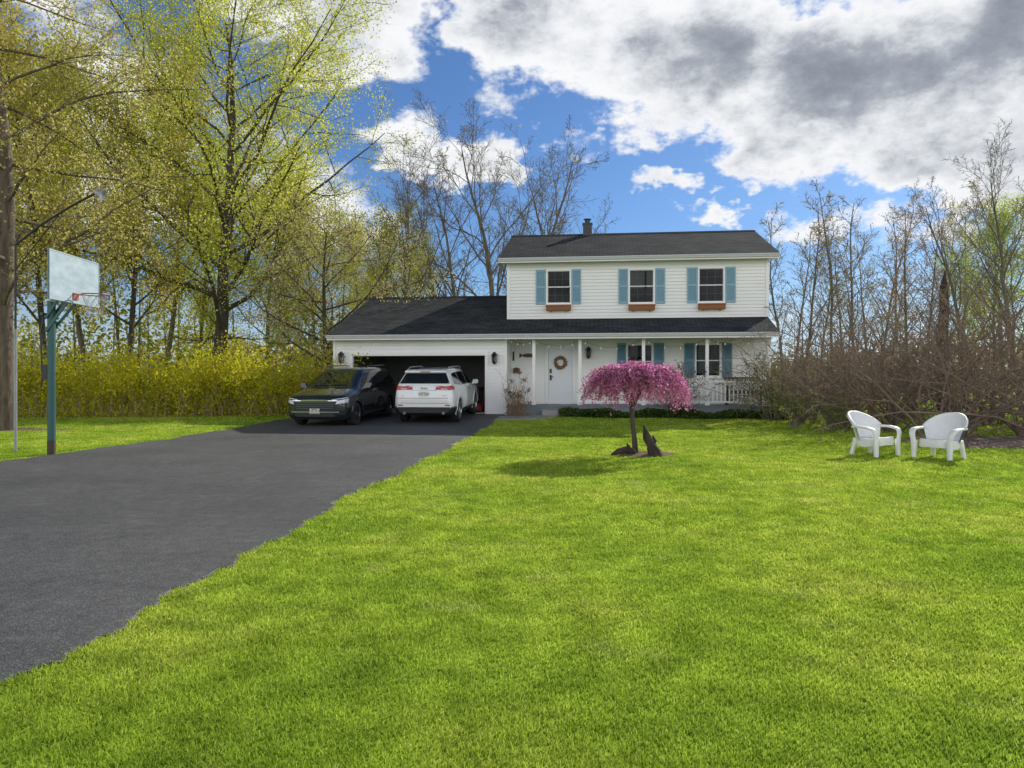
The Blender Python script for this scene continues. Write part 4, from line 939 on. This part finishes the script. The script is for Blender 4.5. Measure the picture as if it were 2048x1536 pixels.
b = MB(); b.tube([(.12,-.05,-.06), (.08,-.02,.08), (.02,0,.22), (-.05,.02,.36), (-.08,.02,.46), (-.11,.03,.60)], [.17,.13,.085,.085,.06,.012], 11); b.tube([(.0,0,.1), (.1,.05,.3), (.07,.06,.4)], [.07,.05,.01], 7)
b.build('stump_wood', MT['stump'], st, True)
lg_ = thing('driftwood_log', 'low gnarled dark log lying left of the pink tree trunk', 'log', (rx0-.18, ry0-.1, g))
b = MB(); b.tube([(-.28,.0,.0), (-.15,.02,.07), (.0,0,.11), (.12,-.03,.08), (.2,-.05,.0)], [.03,.06,.075,.07,.04], 9); b.tube([(.0,0,.08), (.05,-.02,.18), (.02,-.03,.24)], [.06,.04,.01], 7); b.build('log_wood', MT['stump'], lg_, True)

# ---------------------------------------------------------------- dry stems by the garage, ground cover, shrubs
rng = random.Random(21); rs = np.random.RandomState(21)
dsx, dsy, _ = h2w((.42, -.75, 0))
ds = thing('dry_shrub', 'clump of dry tan stems with faded flower heads by the garage corner', 'shrub', (dsx, dsy, gz(dsy)))
tb = []; tips = []
for k in range(75):
    a = rng.uniform(0, 6.283); r0 = .34*rng.random(); h = rng.uniform(.3, 1.75)*(1 if rng.random() < .4 else .6); ln = rng.uniform(.1, .6)*h*.6; p = Vector((r0*math.cos(a), r0*math.sin(a)*.7, -.03)); a2 = a+rng.uniform(-.8, .8)
    pts = [p+Vector((math.cos(a2)*ln*t, math.sin(a2)*ln*t, h*t)) for t in (0, .35, .7, 1)]; tb.append((pts, [.006, .005, .004, .003]))
    if rng.random() < .2: tips.append(pts[-1])
    for j in range(2):
        t = rng.uniform(.4, .9); q = p+Vector((math.cos(a2)*ln*t, math.sin(a2)*ln*t, h*t)); tb.append(([q+Vector((math.cos(a2+j*2.5)*.2*s_, math.sin(a2+j*2.5)*.2*s_, .25*s_)) for s_ in (0, .33, .66, 1)], [.0035]*4))
v, q = tubes_np(tb, 4); npmesh('stems', v, [q], MT['twig_tan'], parent=ds)
C = np.concatenate([np.array(p)+rs.normal(size=(45, 3))*.04 for p in tips]); C = np.concatenate([C, pts_on(tb, 260, rs, .03)])
C = np.concatenate([C, np.stack([rs.normal(0, .3, 260), rs.normal(0, .2, 260), rs.random(260)*.12+.01], 1)])
v, q = leaf_quads(C, .026, rs, .8); npmesh('flower_heads', v, [q], L['dry'], parent=ds)
n = 9000; X_ = rs.uniform(1.9, 9.6, n); Y_ = -.16-rs.random(n)**1.3*(.75+.18*np.sin(X_*2.1)); Z_ = rs.random(n)*(.24+.1*np.sin(X_*3.3)*np.sin(X_*1.1))
ct, sn = math.cos(TH), math.sin(TH); WXa = OX+X_*ct+Y_*sn; WYa = OY-X_*sn+Y_*ct
v, q = leaf_quads(np.stack([WXa, WYa, gza(WYa)+Z_], 1), .05, rs); tag(npmesh('ground_cover', v, [q], L['cover']), 'dark green leafy ground cover along the porch front', 'ground cover', kind='stuff')

def shrub_meshes(seed, nst, H, spread, bud_n, bud_s, mats, r0=.025, wob=.13, droop=0, jit=.03, base=.3, ksub=(6, 4), rm=1.0):
    sk = Skel(seed); rng = sk.rng
    cfg = [dict(n=8, wob=wob, up=.0-droop, s0=.2, tap=.8, rmin=.006*rm), dict(n=5, wob=.18, k=ksub[0], ang=(25, 70), len=.42, up=-droop*.5, s0=.15, rr=.6, rmin=.0045*rm), dict(n=3, wob=.2, k=ksub[1], ang=(25, 60), len=.5, rr=.6, rmin=.0035*rm)]
    for k in range(nst):
        a = rng.uniform(0, 6.283); tl = spread*rng.random()**.6; p = Vector((base*rng.uniform(-1, 1), base*rng.uniform(-1, 1), -.05))
        sk.grow(p, Vector((math.cos(a)*tl, math.sin(a)*tl, 1)), H*rng.uniform(.7, 1.12)*math.sqrt(1+tl*tl*.35), r0*rng.uniform(.6, 1.1), 0, cfg)
    rs = np.random.RandomState(seed)
    v, q = tubes_np(sk.t[0], 5); tr = npmesh('trunk', v, [q], mats[0], smooth=True)
    v1, q1 = tubes_np(sk.t[1], 3); v2, q2 = tubes_np(sk.t[2], 3); v = np.concatenate([v1, v2]); q = np.concatenate([q1, q2+len(v1)]); mi = np.zeros(len(q), int)
    if bud_n:
        C = pts_on(sk.t[1]+sk.t[2], bud_n, rs, jit); C = C[C[:, 2] > .03]; lv, lq = leaf_quads(C, bud_s, rs); q = np.concatenate([q, lq+len(v)]); v = np.concatenate([v, lv]); mi = np.concatenate([mi, np.ones(len(lq), int)])
    cr = npmesh('crown', v, [q], [mats[1], mats[2]], mi=mi); me = (tr.data, cr.data)
    bpy.data.objects.remove(tr); bpy.data.objects.remove(cr); return me
SB1 = shrub_meshes(31, 28, 4.4, 1.5, 1800, .022, (MT['twig_red'], MT['twig_red'], L['rbud']), r0=.038, droop=.075, base=.5, ksub=(7, 4), rm=1.4)
SB2 = shrub_meshes(32, 25, 3.5, 1.2, 1500, .022, (MT['twig_red'], MT['twig_red'], L['rbud']), r0=.03, droop=.055, base=.4, ksub=(7, 4), rm=1.35)
SB3 = shrub_meshes(33, 22, 1.9, .6, 1700, .035, (MT['twig_grey'], MT['twig'], L['green']), r0=.016, base=.2)
def putpx(me, name, label, cat, px, d, **kw): return put_tree(me, name, label, cat, wx(px, d), d, **kw)
putpx(SB2, 'bare_shrub', 'brown leafless shrub against the right end of the porch', 'shrub', 1612, 24.0, sc=.95, rz=3)
putpx(SB2, 'bare_shrub', 'brown leafless shrub second from the porch end', 'shrub', 1675, 22.3, sc=1.0)
putpx(SB1, 'bare_shrub', 'large brown leafless shrub with arching branches behind the right chair', 'shrub', 1885, 19.5, rz=1, sc=1.05)
putpx(SB1, 'bare_shrub', 'leafless shrub at the far right edge of the lawn', 'shrub', 2080, 19.0, rz=2.6, sc=1.05)
putpx(SB2, 'bare_shrub', 'leafless shrub between the porch shrubs and the big right shrub', 'shrub', 1768, 21.0, rz=2, sc=1.1)
putpx(SB2, 'bare_shrub', 'tall leafless shrub rising behind the big right shrub', 'shrub', 1960, 23.5, rz=4, sc=1.55)
putpx(SB2, 'bare_shrub', 'leafless shrub standing behind the porch end shrubs', 'shrub', 1800, 26, rz=5, sc=1.4)
putpx(SB1, 'bare_shrub', 'low leafless shrub well behind the porch end shrubs', 'shrub', 1690, 29, rz=5.5, sc=1.0)
putpx(SB3, 'leafy_shrub', 'slim green leafing shrub at the porch right end', 'shrub', 1545, 25.0, sc=1.1)
putpx(SB3, 'leafy_shrub', 'low green leafing shrub at the foot of the porch end shrubs', 'shrub', 1590, 22.6, sc=.65, rz=4)
putpx(SB3, 'leafy_shrub', 'low green leafing shrub at the foot of the middle bare shrub', 'shrub', 1665, 20.8, sc=.55, rz=1)
putpx(SB3, 'leafy_shrub', 'small reddish bare shrub in front of the porch middle', 'shrub', 1342, 26.0, sc=.95, rz=2, leaf=L['rbud'])

# ---------------------------------------------------------------- trees
def CF(k1, k2, k3, k4=0, l1=.42, a1=(35, 65), up1=.03, l2=.42, s0=.2, wob0=.05, rmin=.012, prof=None, l3=.45, a2=(30, 60), rr1=.5):
    c = [dict(n=12, wob=wob0, up=.03, s0=s0, tap=.85), dict(n=7, wob=.12, k=k1, ang=a1, len=l1, up=up1, s0=.2, rr=rr1, rmin=rmin), dict(n=5, wob=.15, k=k2, ang=a2, len=l2, up=.03, s0=.2, rr=.55, rmin=rmin), dict(n=3, wob=.18, k=k3, ang=(25, 55), len=l3, up=.02, s0=.2, rr=.6, rmin=rmin*.8)]
    if k4: c.append(dict(n=2, wob=.2, k=k4, ang=(25, 50), len=.5, rr=.6, rmin=rmin*.6))
    if prof: c[1]['prof'] = prof
    return c
rnd_prof = lambda t: .55+1.0*math.sin(math.pi*min(1, max(0, (t-.05)/.95))**.8)*.8
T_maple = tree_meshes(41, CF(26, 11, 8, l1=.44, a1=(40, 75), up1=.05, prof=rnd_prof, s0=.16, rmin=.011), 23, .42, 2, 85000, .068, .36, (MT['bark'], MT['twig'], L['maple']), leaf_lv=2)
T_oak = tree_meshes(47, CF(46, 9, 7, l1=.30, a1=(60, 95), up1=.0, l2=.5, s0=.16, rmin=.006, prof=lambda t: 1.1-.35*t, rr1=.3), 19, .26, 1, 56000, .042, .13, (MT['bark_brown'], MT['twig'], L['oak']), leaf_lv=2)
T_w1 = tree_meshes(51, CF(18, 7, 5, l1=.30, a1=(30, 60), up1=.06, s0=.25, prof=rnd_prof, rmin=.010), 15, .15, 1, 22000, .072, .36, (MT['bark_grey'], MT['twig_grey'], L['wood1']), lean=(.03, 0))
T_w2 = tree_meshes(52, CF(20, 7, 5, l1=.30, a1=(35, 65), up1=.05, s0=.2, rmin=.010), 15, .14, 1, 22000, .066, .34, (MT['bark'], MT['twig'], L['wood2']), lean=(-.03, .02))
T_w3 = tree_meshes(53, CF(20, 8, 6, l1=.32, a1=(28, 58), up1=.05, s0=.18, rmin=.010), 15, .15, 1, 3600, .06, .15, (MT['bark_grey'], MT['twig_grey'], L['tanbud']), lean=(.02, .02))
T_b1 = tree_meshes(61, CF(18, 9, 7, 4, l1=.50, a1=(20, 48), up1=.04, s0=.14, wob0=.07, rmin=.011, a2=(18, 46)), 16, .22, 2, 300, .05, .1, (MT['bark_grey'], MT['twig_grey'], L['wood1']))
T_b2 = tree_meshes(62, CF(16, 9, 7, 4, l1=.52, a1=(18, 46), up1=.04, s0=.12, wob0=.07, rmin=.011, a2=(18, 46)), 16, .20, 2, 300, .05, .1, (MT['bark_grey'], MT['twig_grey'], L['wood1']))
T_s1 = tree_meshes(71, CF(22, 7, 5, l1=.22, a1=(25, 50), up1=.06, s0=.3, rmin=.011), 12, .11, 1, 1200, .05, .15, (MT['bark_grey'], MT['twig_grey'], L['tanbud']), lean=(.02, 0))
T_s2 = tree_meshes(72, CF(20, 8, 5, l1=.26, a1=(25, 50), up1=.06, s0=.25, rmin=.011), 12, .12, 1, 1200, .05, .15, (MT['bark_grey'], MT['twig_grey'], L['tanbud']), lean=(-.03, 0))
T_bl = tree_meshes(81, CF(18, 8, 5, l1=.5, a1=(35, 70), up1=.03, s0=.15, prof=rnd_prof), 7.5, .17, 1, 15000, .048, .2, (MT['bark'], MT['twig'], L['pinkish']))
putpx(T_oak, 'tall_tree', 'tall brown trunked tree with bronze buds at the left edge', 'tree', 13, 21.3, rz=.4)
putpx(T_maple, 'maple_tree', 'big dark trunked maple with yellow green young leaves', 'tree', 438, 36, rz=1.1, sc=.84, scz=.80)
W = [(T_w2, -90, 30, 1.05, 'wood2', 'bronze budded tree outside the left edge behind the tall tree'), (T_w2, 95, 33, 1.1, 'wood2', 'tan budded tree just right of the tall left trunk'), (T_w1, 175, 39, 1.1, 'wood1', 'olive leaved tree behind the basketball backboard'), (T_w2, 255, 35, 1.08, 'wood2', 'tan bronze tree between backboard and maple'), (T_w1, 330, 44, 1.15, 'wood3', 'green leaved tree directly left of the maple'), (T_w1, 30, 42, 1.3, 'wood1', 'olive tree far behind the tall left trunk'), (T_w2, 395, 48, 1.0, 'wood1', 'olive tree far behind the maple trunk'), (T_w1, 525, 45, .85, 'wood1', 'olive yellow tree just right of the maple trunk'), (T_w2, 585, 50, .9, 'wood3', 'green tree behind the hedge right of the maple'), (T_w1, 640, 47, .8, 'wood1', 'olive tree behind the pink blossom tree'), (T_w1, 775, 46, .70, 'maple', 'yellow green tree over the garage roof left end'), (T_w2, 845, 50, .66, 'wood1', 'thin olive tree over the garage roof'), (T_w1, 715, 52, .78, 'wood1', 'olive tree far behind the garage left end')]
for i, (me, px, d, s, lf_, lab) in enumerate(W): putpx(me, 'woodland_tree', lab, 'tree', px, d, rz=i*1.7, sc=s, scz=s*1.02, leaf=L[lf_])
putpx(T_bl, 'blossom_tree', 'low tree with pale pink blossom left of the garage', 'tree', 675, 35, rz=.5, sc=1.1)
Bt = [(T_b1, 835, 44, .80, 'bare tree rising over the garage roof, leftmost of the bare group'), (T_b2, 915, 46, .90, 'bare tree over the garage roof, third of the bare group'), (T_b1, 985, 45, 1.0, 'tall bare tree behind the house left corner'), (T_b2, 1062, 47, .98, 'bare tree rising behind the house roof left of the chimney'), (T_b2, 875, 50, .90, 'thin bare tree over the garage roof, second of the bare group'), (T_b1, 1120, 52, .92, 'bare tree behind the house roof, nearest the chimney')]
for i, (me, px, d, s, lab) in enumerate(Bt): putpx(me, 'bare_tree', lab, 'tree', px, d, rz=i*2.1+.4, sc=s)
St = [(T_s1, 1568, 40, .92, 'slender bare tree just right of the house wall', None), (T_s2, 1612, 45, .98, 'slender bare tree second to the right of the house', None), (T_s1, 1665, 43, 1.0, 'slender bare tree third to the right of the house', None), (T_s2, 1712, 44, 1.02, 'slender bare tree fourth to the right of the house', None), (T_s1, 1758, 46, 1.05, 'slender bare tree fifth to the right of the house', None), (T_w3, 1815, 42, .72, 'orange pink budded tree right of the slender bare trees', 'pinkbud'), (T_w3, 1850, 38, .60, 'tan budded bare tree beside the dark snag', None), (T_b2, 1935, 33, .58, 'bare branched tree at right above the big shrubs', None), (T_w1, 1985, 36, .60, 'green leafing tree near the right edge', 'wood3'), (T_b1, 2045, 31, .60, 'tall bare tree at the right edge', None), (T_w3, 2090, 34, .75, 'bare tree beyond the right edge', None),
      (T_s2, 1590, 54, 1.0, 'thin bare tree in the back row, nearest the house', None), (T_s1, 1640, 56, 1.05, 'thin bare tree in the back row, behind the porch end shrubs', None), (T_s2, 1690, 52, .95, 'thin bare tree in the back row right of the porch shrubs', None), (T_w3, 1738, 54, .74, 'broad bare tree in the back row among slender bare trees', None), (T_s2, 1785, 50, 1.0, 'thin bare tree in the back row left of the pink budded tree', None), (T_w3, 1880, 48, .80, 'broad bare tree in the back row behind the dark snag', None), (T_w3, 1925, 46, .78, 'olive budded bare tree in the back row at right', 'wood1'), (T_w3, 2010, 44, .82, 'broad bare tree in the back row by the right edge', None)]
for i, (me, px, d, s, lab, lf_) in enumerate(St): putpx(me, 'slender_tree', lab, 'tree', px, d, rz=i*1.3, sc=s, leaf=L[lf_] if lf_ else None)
sn_ = thing('dead_snag', 'broken dark dead trunk standing among the right trees', 'dead tree', (wx(1886, 30), 30, gz(30)))
b = MB(); b.tube([(0,0,-.1), (.03,0,1.5), (-.04,0,3.0), (.06,0,4.1), (.02,0,4.9), (.09,0,5.6)], [.28,.24,.22,.18,.15,.02], 10); b.tube([(.0,0,3.2), (.2,.1,3.7), (.22,.1,4.2)], [.1,.07,.015], 7); b.tube([(.0,0,2.6), (-.22,.1,3.2), (-.2,.1,3.5)], [.09,.06,.015], 7); b.build('trunk', MT['stump'], sn_, True)

# forsythia hedge
rs = np.random.RandomState(91); rng = random.Random(91)
hd = thing('flowering_hedge', 'long yellow green forsythia hedge behind the left lawn', 'hedge', (0, 0, 0))
tb = []
for k in range(600):
    u = rng.random(); x = -17.9+10.9*u+rng.gauss(0, .3); y = 26.3+1.4*u+rng.gauss(0, .6); z = gz(y); a = rng.uniform(0, 6.283); tl = rng.uniform(.2, 1.3); h = rng.uniform(1.3, 3.0)*(.9+.16*math.sin(x*1.7))
    pts = []
    for i in range(6): t = i/5; pts.append(Vector((x+math.cos(a)*tl*h*.6*t**1.6, y+math.sin(a)*tl*h*.6*t**1.6, z+h*(t-.22*tl*t*t*t)-.05)))
    tb.append((pts, [.012, .01, .008, .007, .005, .004]))
v, q = tubes_np(tb, 4); npmesh('stems', v, [q], MT['twig_tan'], parent=hd)
C = pts_on(tb, 72000, rs, .17, 0.); C = C[C[:, 2] > .42]; w = np.clip((C[:, 2]-.6)/.9, .4, 1); C = C[rs.random(len(C)) < w]
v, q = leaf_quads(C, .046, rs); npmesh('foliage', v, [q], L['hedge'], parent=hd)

def far_woods(name, label, x0, x1, y0, y1, hfun, n, s, m, seed, trunks):
    rs = np.random.RandomState(seed); x = rs.uniform(x0, x1, n); y = rs.uniform(y0, y1, n); h = hfun(x, y)
    z = gza(y)+h*rs.random(n)**.8; v, q = leaf_quads(np.stack([x, y, z], 1), s, rs); rng = random.Random(seed)
    tb = []
    for k in range(trunks):
        xx = rng.uniform(x0, x1); yy = rng.uniform(y0, y1); hh = float(hfun(np.array([xx]), np.array([yy]))[0])*rng.uniform(1.0, 1.6); r0 = rng.uniform(.04, .12); l = rng.gauss(0, .05)
        tb.append(([Vector((xx+l*hh*t, yy, gz(yy)-.1+hh*t)) for t in (0, .3, .6, 1)], [r0, r0*.8, r0*.55, .01]))
    tv, tq = tubes_np(tb, 5); q = np.concatenate([q, tq+len(v)]); mi = np.concatenate([np.zeros(n, int), np.ones(len(tq), int)]); v = np.concatenate([v, tv])
    tag(npmesh(name, v, [q], [m, MT['bark_grey']], mi=mi), label, 'woods', kind='stuff')
hl = lambda x, y: 4.6+1.6*np.sin(x*.45)+1.0*np.sin(x*1.3+y)-.045*np.maximum(0, x+25)*2
far_woods('far_woods', 'mass of olive undergrowth and thin trunks behind the hedge', -48, -5, 40, 62, hl, 30000, .14, L['far'], 101, 150)
hr = lambda x, y: 2.8+.9*np.sin(x*.4)+.6*np.sin(x*1.1+y)+.02*np.maximum(0, x-20)*3
far_woods('far_woods', 'mass of brown undergrowth behind the right shrubs', 13, 70, 40, 70, hr, 18000, .13, L['farR'], 102, 150)
hb = lambda x, y: 7+2.5*np.sin(x*.09)+1.5*np.sin(x*.31+1)
far_woods('far_woods', 'distant tree line on the horizon', -220, 260, 130, 175, hb, 26000, .8, L['farR'], 103, 200)

my = mat('dandelion_yellow', (.75,.55,.02), (.65,.42,.01), scale=60)
for i, (px, py, lab) in enumerate([(1785,1335,'lower right part of the lawn'), (290,1262,'near the driveway edge'), (338,1248,'beside the driveway, farther one')]):
    x, y = gpt(px, py); t = thing('dandelion', 'tiny yellow dandelion in the grass, '+lab, 'flower', (x, y, gz(y)))
    b = MB(); b.tube([(0,0,0), (.004,0,.03)], .002, 5); b.build('stem', L['green'], t)
    b = MB(); b.lathe([(0,.038), (.006,.037), (.010,.034), (.009,.031), (0,.029)], 10); b.build('flower_head', my, t, True)

# ---------------------------------------------------------------- sky and light
SUN_AZ = math.atan2(.64, .77); SUN_EL = R(30)
sd = Vector((math.sin(SUN_AZ)*math.cos(SUN_EL), math.cos(SUN_AZ)*math.cos(SUN_EL), math.sin(SUN_EL)))
l = bpy.data.lights.new('sun', 'SUN'); l.energy = 5.0; l.angle = R(.5); l.color = (1, .94, .82)
lo_ = bpy.data.objects.new('sun', l); col.objects.link(lo_); lo_.rotation_euler = sd.to_track_quat('Z', 'Y').to_euler()
w = bpy.data.worlds.new('World'); scene.world = w; w.use_nodes = True; t = w.node_tree; t.nodes.clear()
out = N(t, 'ShaderNodeOutputWorld'); bg_ = N(t, 'ShaderNodeBackground'); bg_.inputs[1].default_value = .1; t.links.new(bg_.outputs[0], out.inputs[0])
sky = N(t, 'ShaderNodeTexSky'); sky.sky_type = 'NISHITA'; sky.sun_disc = False; sky.sun_elevation = SUN_EL; sky.sun_rotation = SUN_AZ; sky.dust_density = .3; sky.ozone_density = 3; sky.air_density = 1
tc = N(t, 'ShaderNodeTexCoord'); sep = N(t, 'ShaderNodeSeparateXYZ'); t.links.new(tc.outputs['Generated'], sep.inputs[0])
def mth(op, a, b=None, c=None, clamp=False):
    n = N(t, 'ShaderNodeMath', operation=op); n.use_clamp = clamp
    for i, v_ in enumerate((a, b, c)):
        if v_ is None: continue
        if isinstance(v_, (int, float)): n.inputs[i].default_value = v_
        else: t.links.new(v_, n.inputs[i])
    return n.outputs[0]
def sstep(x, a, b):
    n = N(t, 'ShaderNodeMapRange'); n.interpolation_type = 'SMOOTHSTEP'; n.inputs[1].default_value = a; n.inputs[2].default_value = b; t.links.new(x, n.inputs[0]); return n.outputs[0]
def noise(scale, det, rough, offs=(0,0,0), st=(1,1,1.6), outp='Fac'):
    mp = N(t, 'ShaderNodeMapping'); mp.inputs['Location'].default_value = offs; mp.inputs['Scale'].default_value = st
    t.links.new(tc.outputs['Generated'], mp.inputs[0]); n = N(t, 'ShaderNodeTexNoise'); n.inputs['Scale'].default_value = scale; n.inputs['Detail'].default_value = det; n.inputs['Roughness'].default_value = rough
    t.links.new(mp.outputs[0], n.inputs['Vector']); return n.outputs[outp]
az0 = mth('ARCTAN2', sep.outputs[0], sep.outputs[1]); el = mth('ARCSINE', sep.outputs[2])
wc = N(t, 'ShaderNodeSeparateColor'); t.links.new(noise(11, 4, .65, (2, 3, 5), outp='Color'), wc.inputs[0])
az = mth('MULTIPLY_ADD', mth('SUBTRACT', wc.outputs[0], .5), .17, az0); elw = mth('MULTIPLY_ADD', mth('SUBTRACT', wc.outputs[1], .5), .12, el)
blobs = [(1080,70,270,130,1), (1350,110,330,190,1.1), (1650,180,330,190,1.15), (1950,140,380,210,1.1), (1930,310,200,70,.8), (1620,330,150,50,.5), (1000,190,150,70,.7), (2200,250,300,230,1), (720,50,210,150,1), (560,10,160,110,.8),
         (930,330,150,90,.9), (830,270,120,80,.8), (1335,365,105,44,.8), (1415,432,80,36,.7), (1130,272,75,36,.6), (1245,285,80,34,.6), (250,330,330,240,.7), (600,420,220,130,.6), (1720,435,190,36,.45), (1600,600,160,50,.4), (1900,480,180,50,.4), (1480,370,60,26,.45), (100,60,200,200,.5)]
tot = None
for px, py, rx_, ry_, wt in blobs:
    a = math.atan((px-1024)/F); e = math.atan((768-py)/math.hypot(F, px-1024))
    u = mth('MULTIPLY', mth('SUBTRACT', az, a), F/rx_); v_ = mth('MULTIPLY', mth('SUBTRACT', elw, e), F/ry_)
    q = mth('MULTIPLY_ADD', u, u, mth('MULTIPLY', v_, v_)); q = mth('MULTIPLY', mth('SUBTRACT', 1.0, q, clamp=True), wt)
    tot = q if tot is None else mth('MAXIMUM', tot, q)
high = sstep(el, .5, .85)
back = mth('MULTIPLY', mth('SUBTRACT', .35, sep.outputs[1], clamp=True), 1.2); back = mth('MULTIPLY', mth('MINIMUM', back, .75), mth('SUBTRACT', 1.0, high)); tot = mth('MAXIMUM', tot, back)  # unseen low cloud cover added behind the camera
n1 = noise(5.5, 8, .66, (3.1, 1.7, .4)); n2 = noise(2.6, 2, .55, (7, 2, 1)); n3 = noise(9, 5, .62, (1, 5, 2))
nn = mth('ADD', mth('MULTIPLY', n1, .75), mth('MULTIPLY', n2, .25))
lowsky = sstep(mth('MULTIPLY', el, -1), -.26, -.12)
dens = mth('ADD', mth('MULTIPLY', tot, .62), mth('MULTIPLY', mth('SUBTRACT', nn, .5), 1.9)); dens = mth('SUBTRACT', dens, mth('MULTIPLY_ADD', high, .25, .2))
front = sstep(sep.outputs[1], .3, .6); dens = mth('SUBTRACT', dens, mth('MULTIPLY', mth('MULTIPLY', lowsky, front), .10))
cov = sstep(dens, -.05, .16)
thick = mth('ADD', dens, mth('MULTIPLY', mth('SUBTRACT', n3, .5), .6)); shade = sstep(thick, .10, .78)
crt = ramp(t, shade, [(0, (.95,.96,.98)), (.3, (.70,.73,.77)), (.65, (.40,.43,.49)), (1, (.25,.275,.33))])
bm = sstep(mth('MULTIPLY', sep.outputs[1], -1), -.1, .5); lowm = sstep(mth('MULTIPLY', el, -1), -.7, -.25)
boost = mth('MULTIPLY', mth('MULTIPLY_ADD', mth('MULTIPLY', bm, lowm), 1.3, 1.0), mth('MULTIPLY_ADD', high, -.75, 1.0))  # added brightening of low clouds behind camera lights the house front; overhead dimmed
def mixc(f, a, b, bt='MIX'):
    x = N(t, 'ShaderNodeMix', data_type='RGBA', blend_type=bt)
    if isinstance(f, (int, float)): x.inputs[0].default_value = f
    else: t.links.new(f, x.inputs[0])
    for i, v_ in ((6, a), (7, b)):
        if isinstance(v_, tuple): x.inputs[i].default_value = v_
        else: t.links.new(v_, x.inputs[i])
    return x.outputs[2]
def scl(c, f):
    n = N(t, 'ShaderNodeVectorMath', operation='SCALE'); t.links.new(c, n.inputs[0])
    if isinstance(f, (int, float)): n.inputs['Scale'].default_value = f
    else: t.links.new(f, n.inputs['Scale'])
    return n.outputs[0]
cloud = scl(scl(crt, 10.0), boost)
blue = mixc(1.0, sky.outputs[0], (.56,.76,1.02,1), 'MULTIPLY'); blue = scl(blue, mth('MULTIPLY_ADD', high, -.3, 1.0))
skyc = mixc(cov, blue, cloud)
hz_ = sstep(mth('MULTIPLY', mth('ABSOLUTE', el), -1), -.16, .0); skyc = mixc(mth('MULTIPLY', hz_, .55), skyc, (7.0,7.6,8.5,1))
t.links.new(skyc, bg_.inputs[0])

cam = bpy.data.cameras.new('camera'); cam.sensor_width = 36; cam.lens = 36*F/2048; cam.clip_end = 3000; cam.clip_start = .05
co = bpy.data.objects.new('camera', cam); col.objects.link(co); co.location = (0, 0, CZ); co.rotation_euler = (R(90), 0, 0); scene.camera = co
scene.view_settings.view_transform = 'Standard'; scene.view_settings.look = 'None'; scene.view_settings.exposure = 0
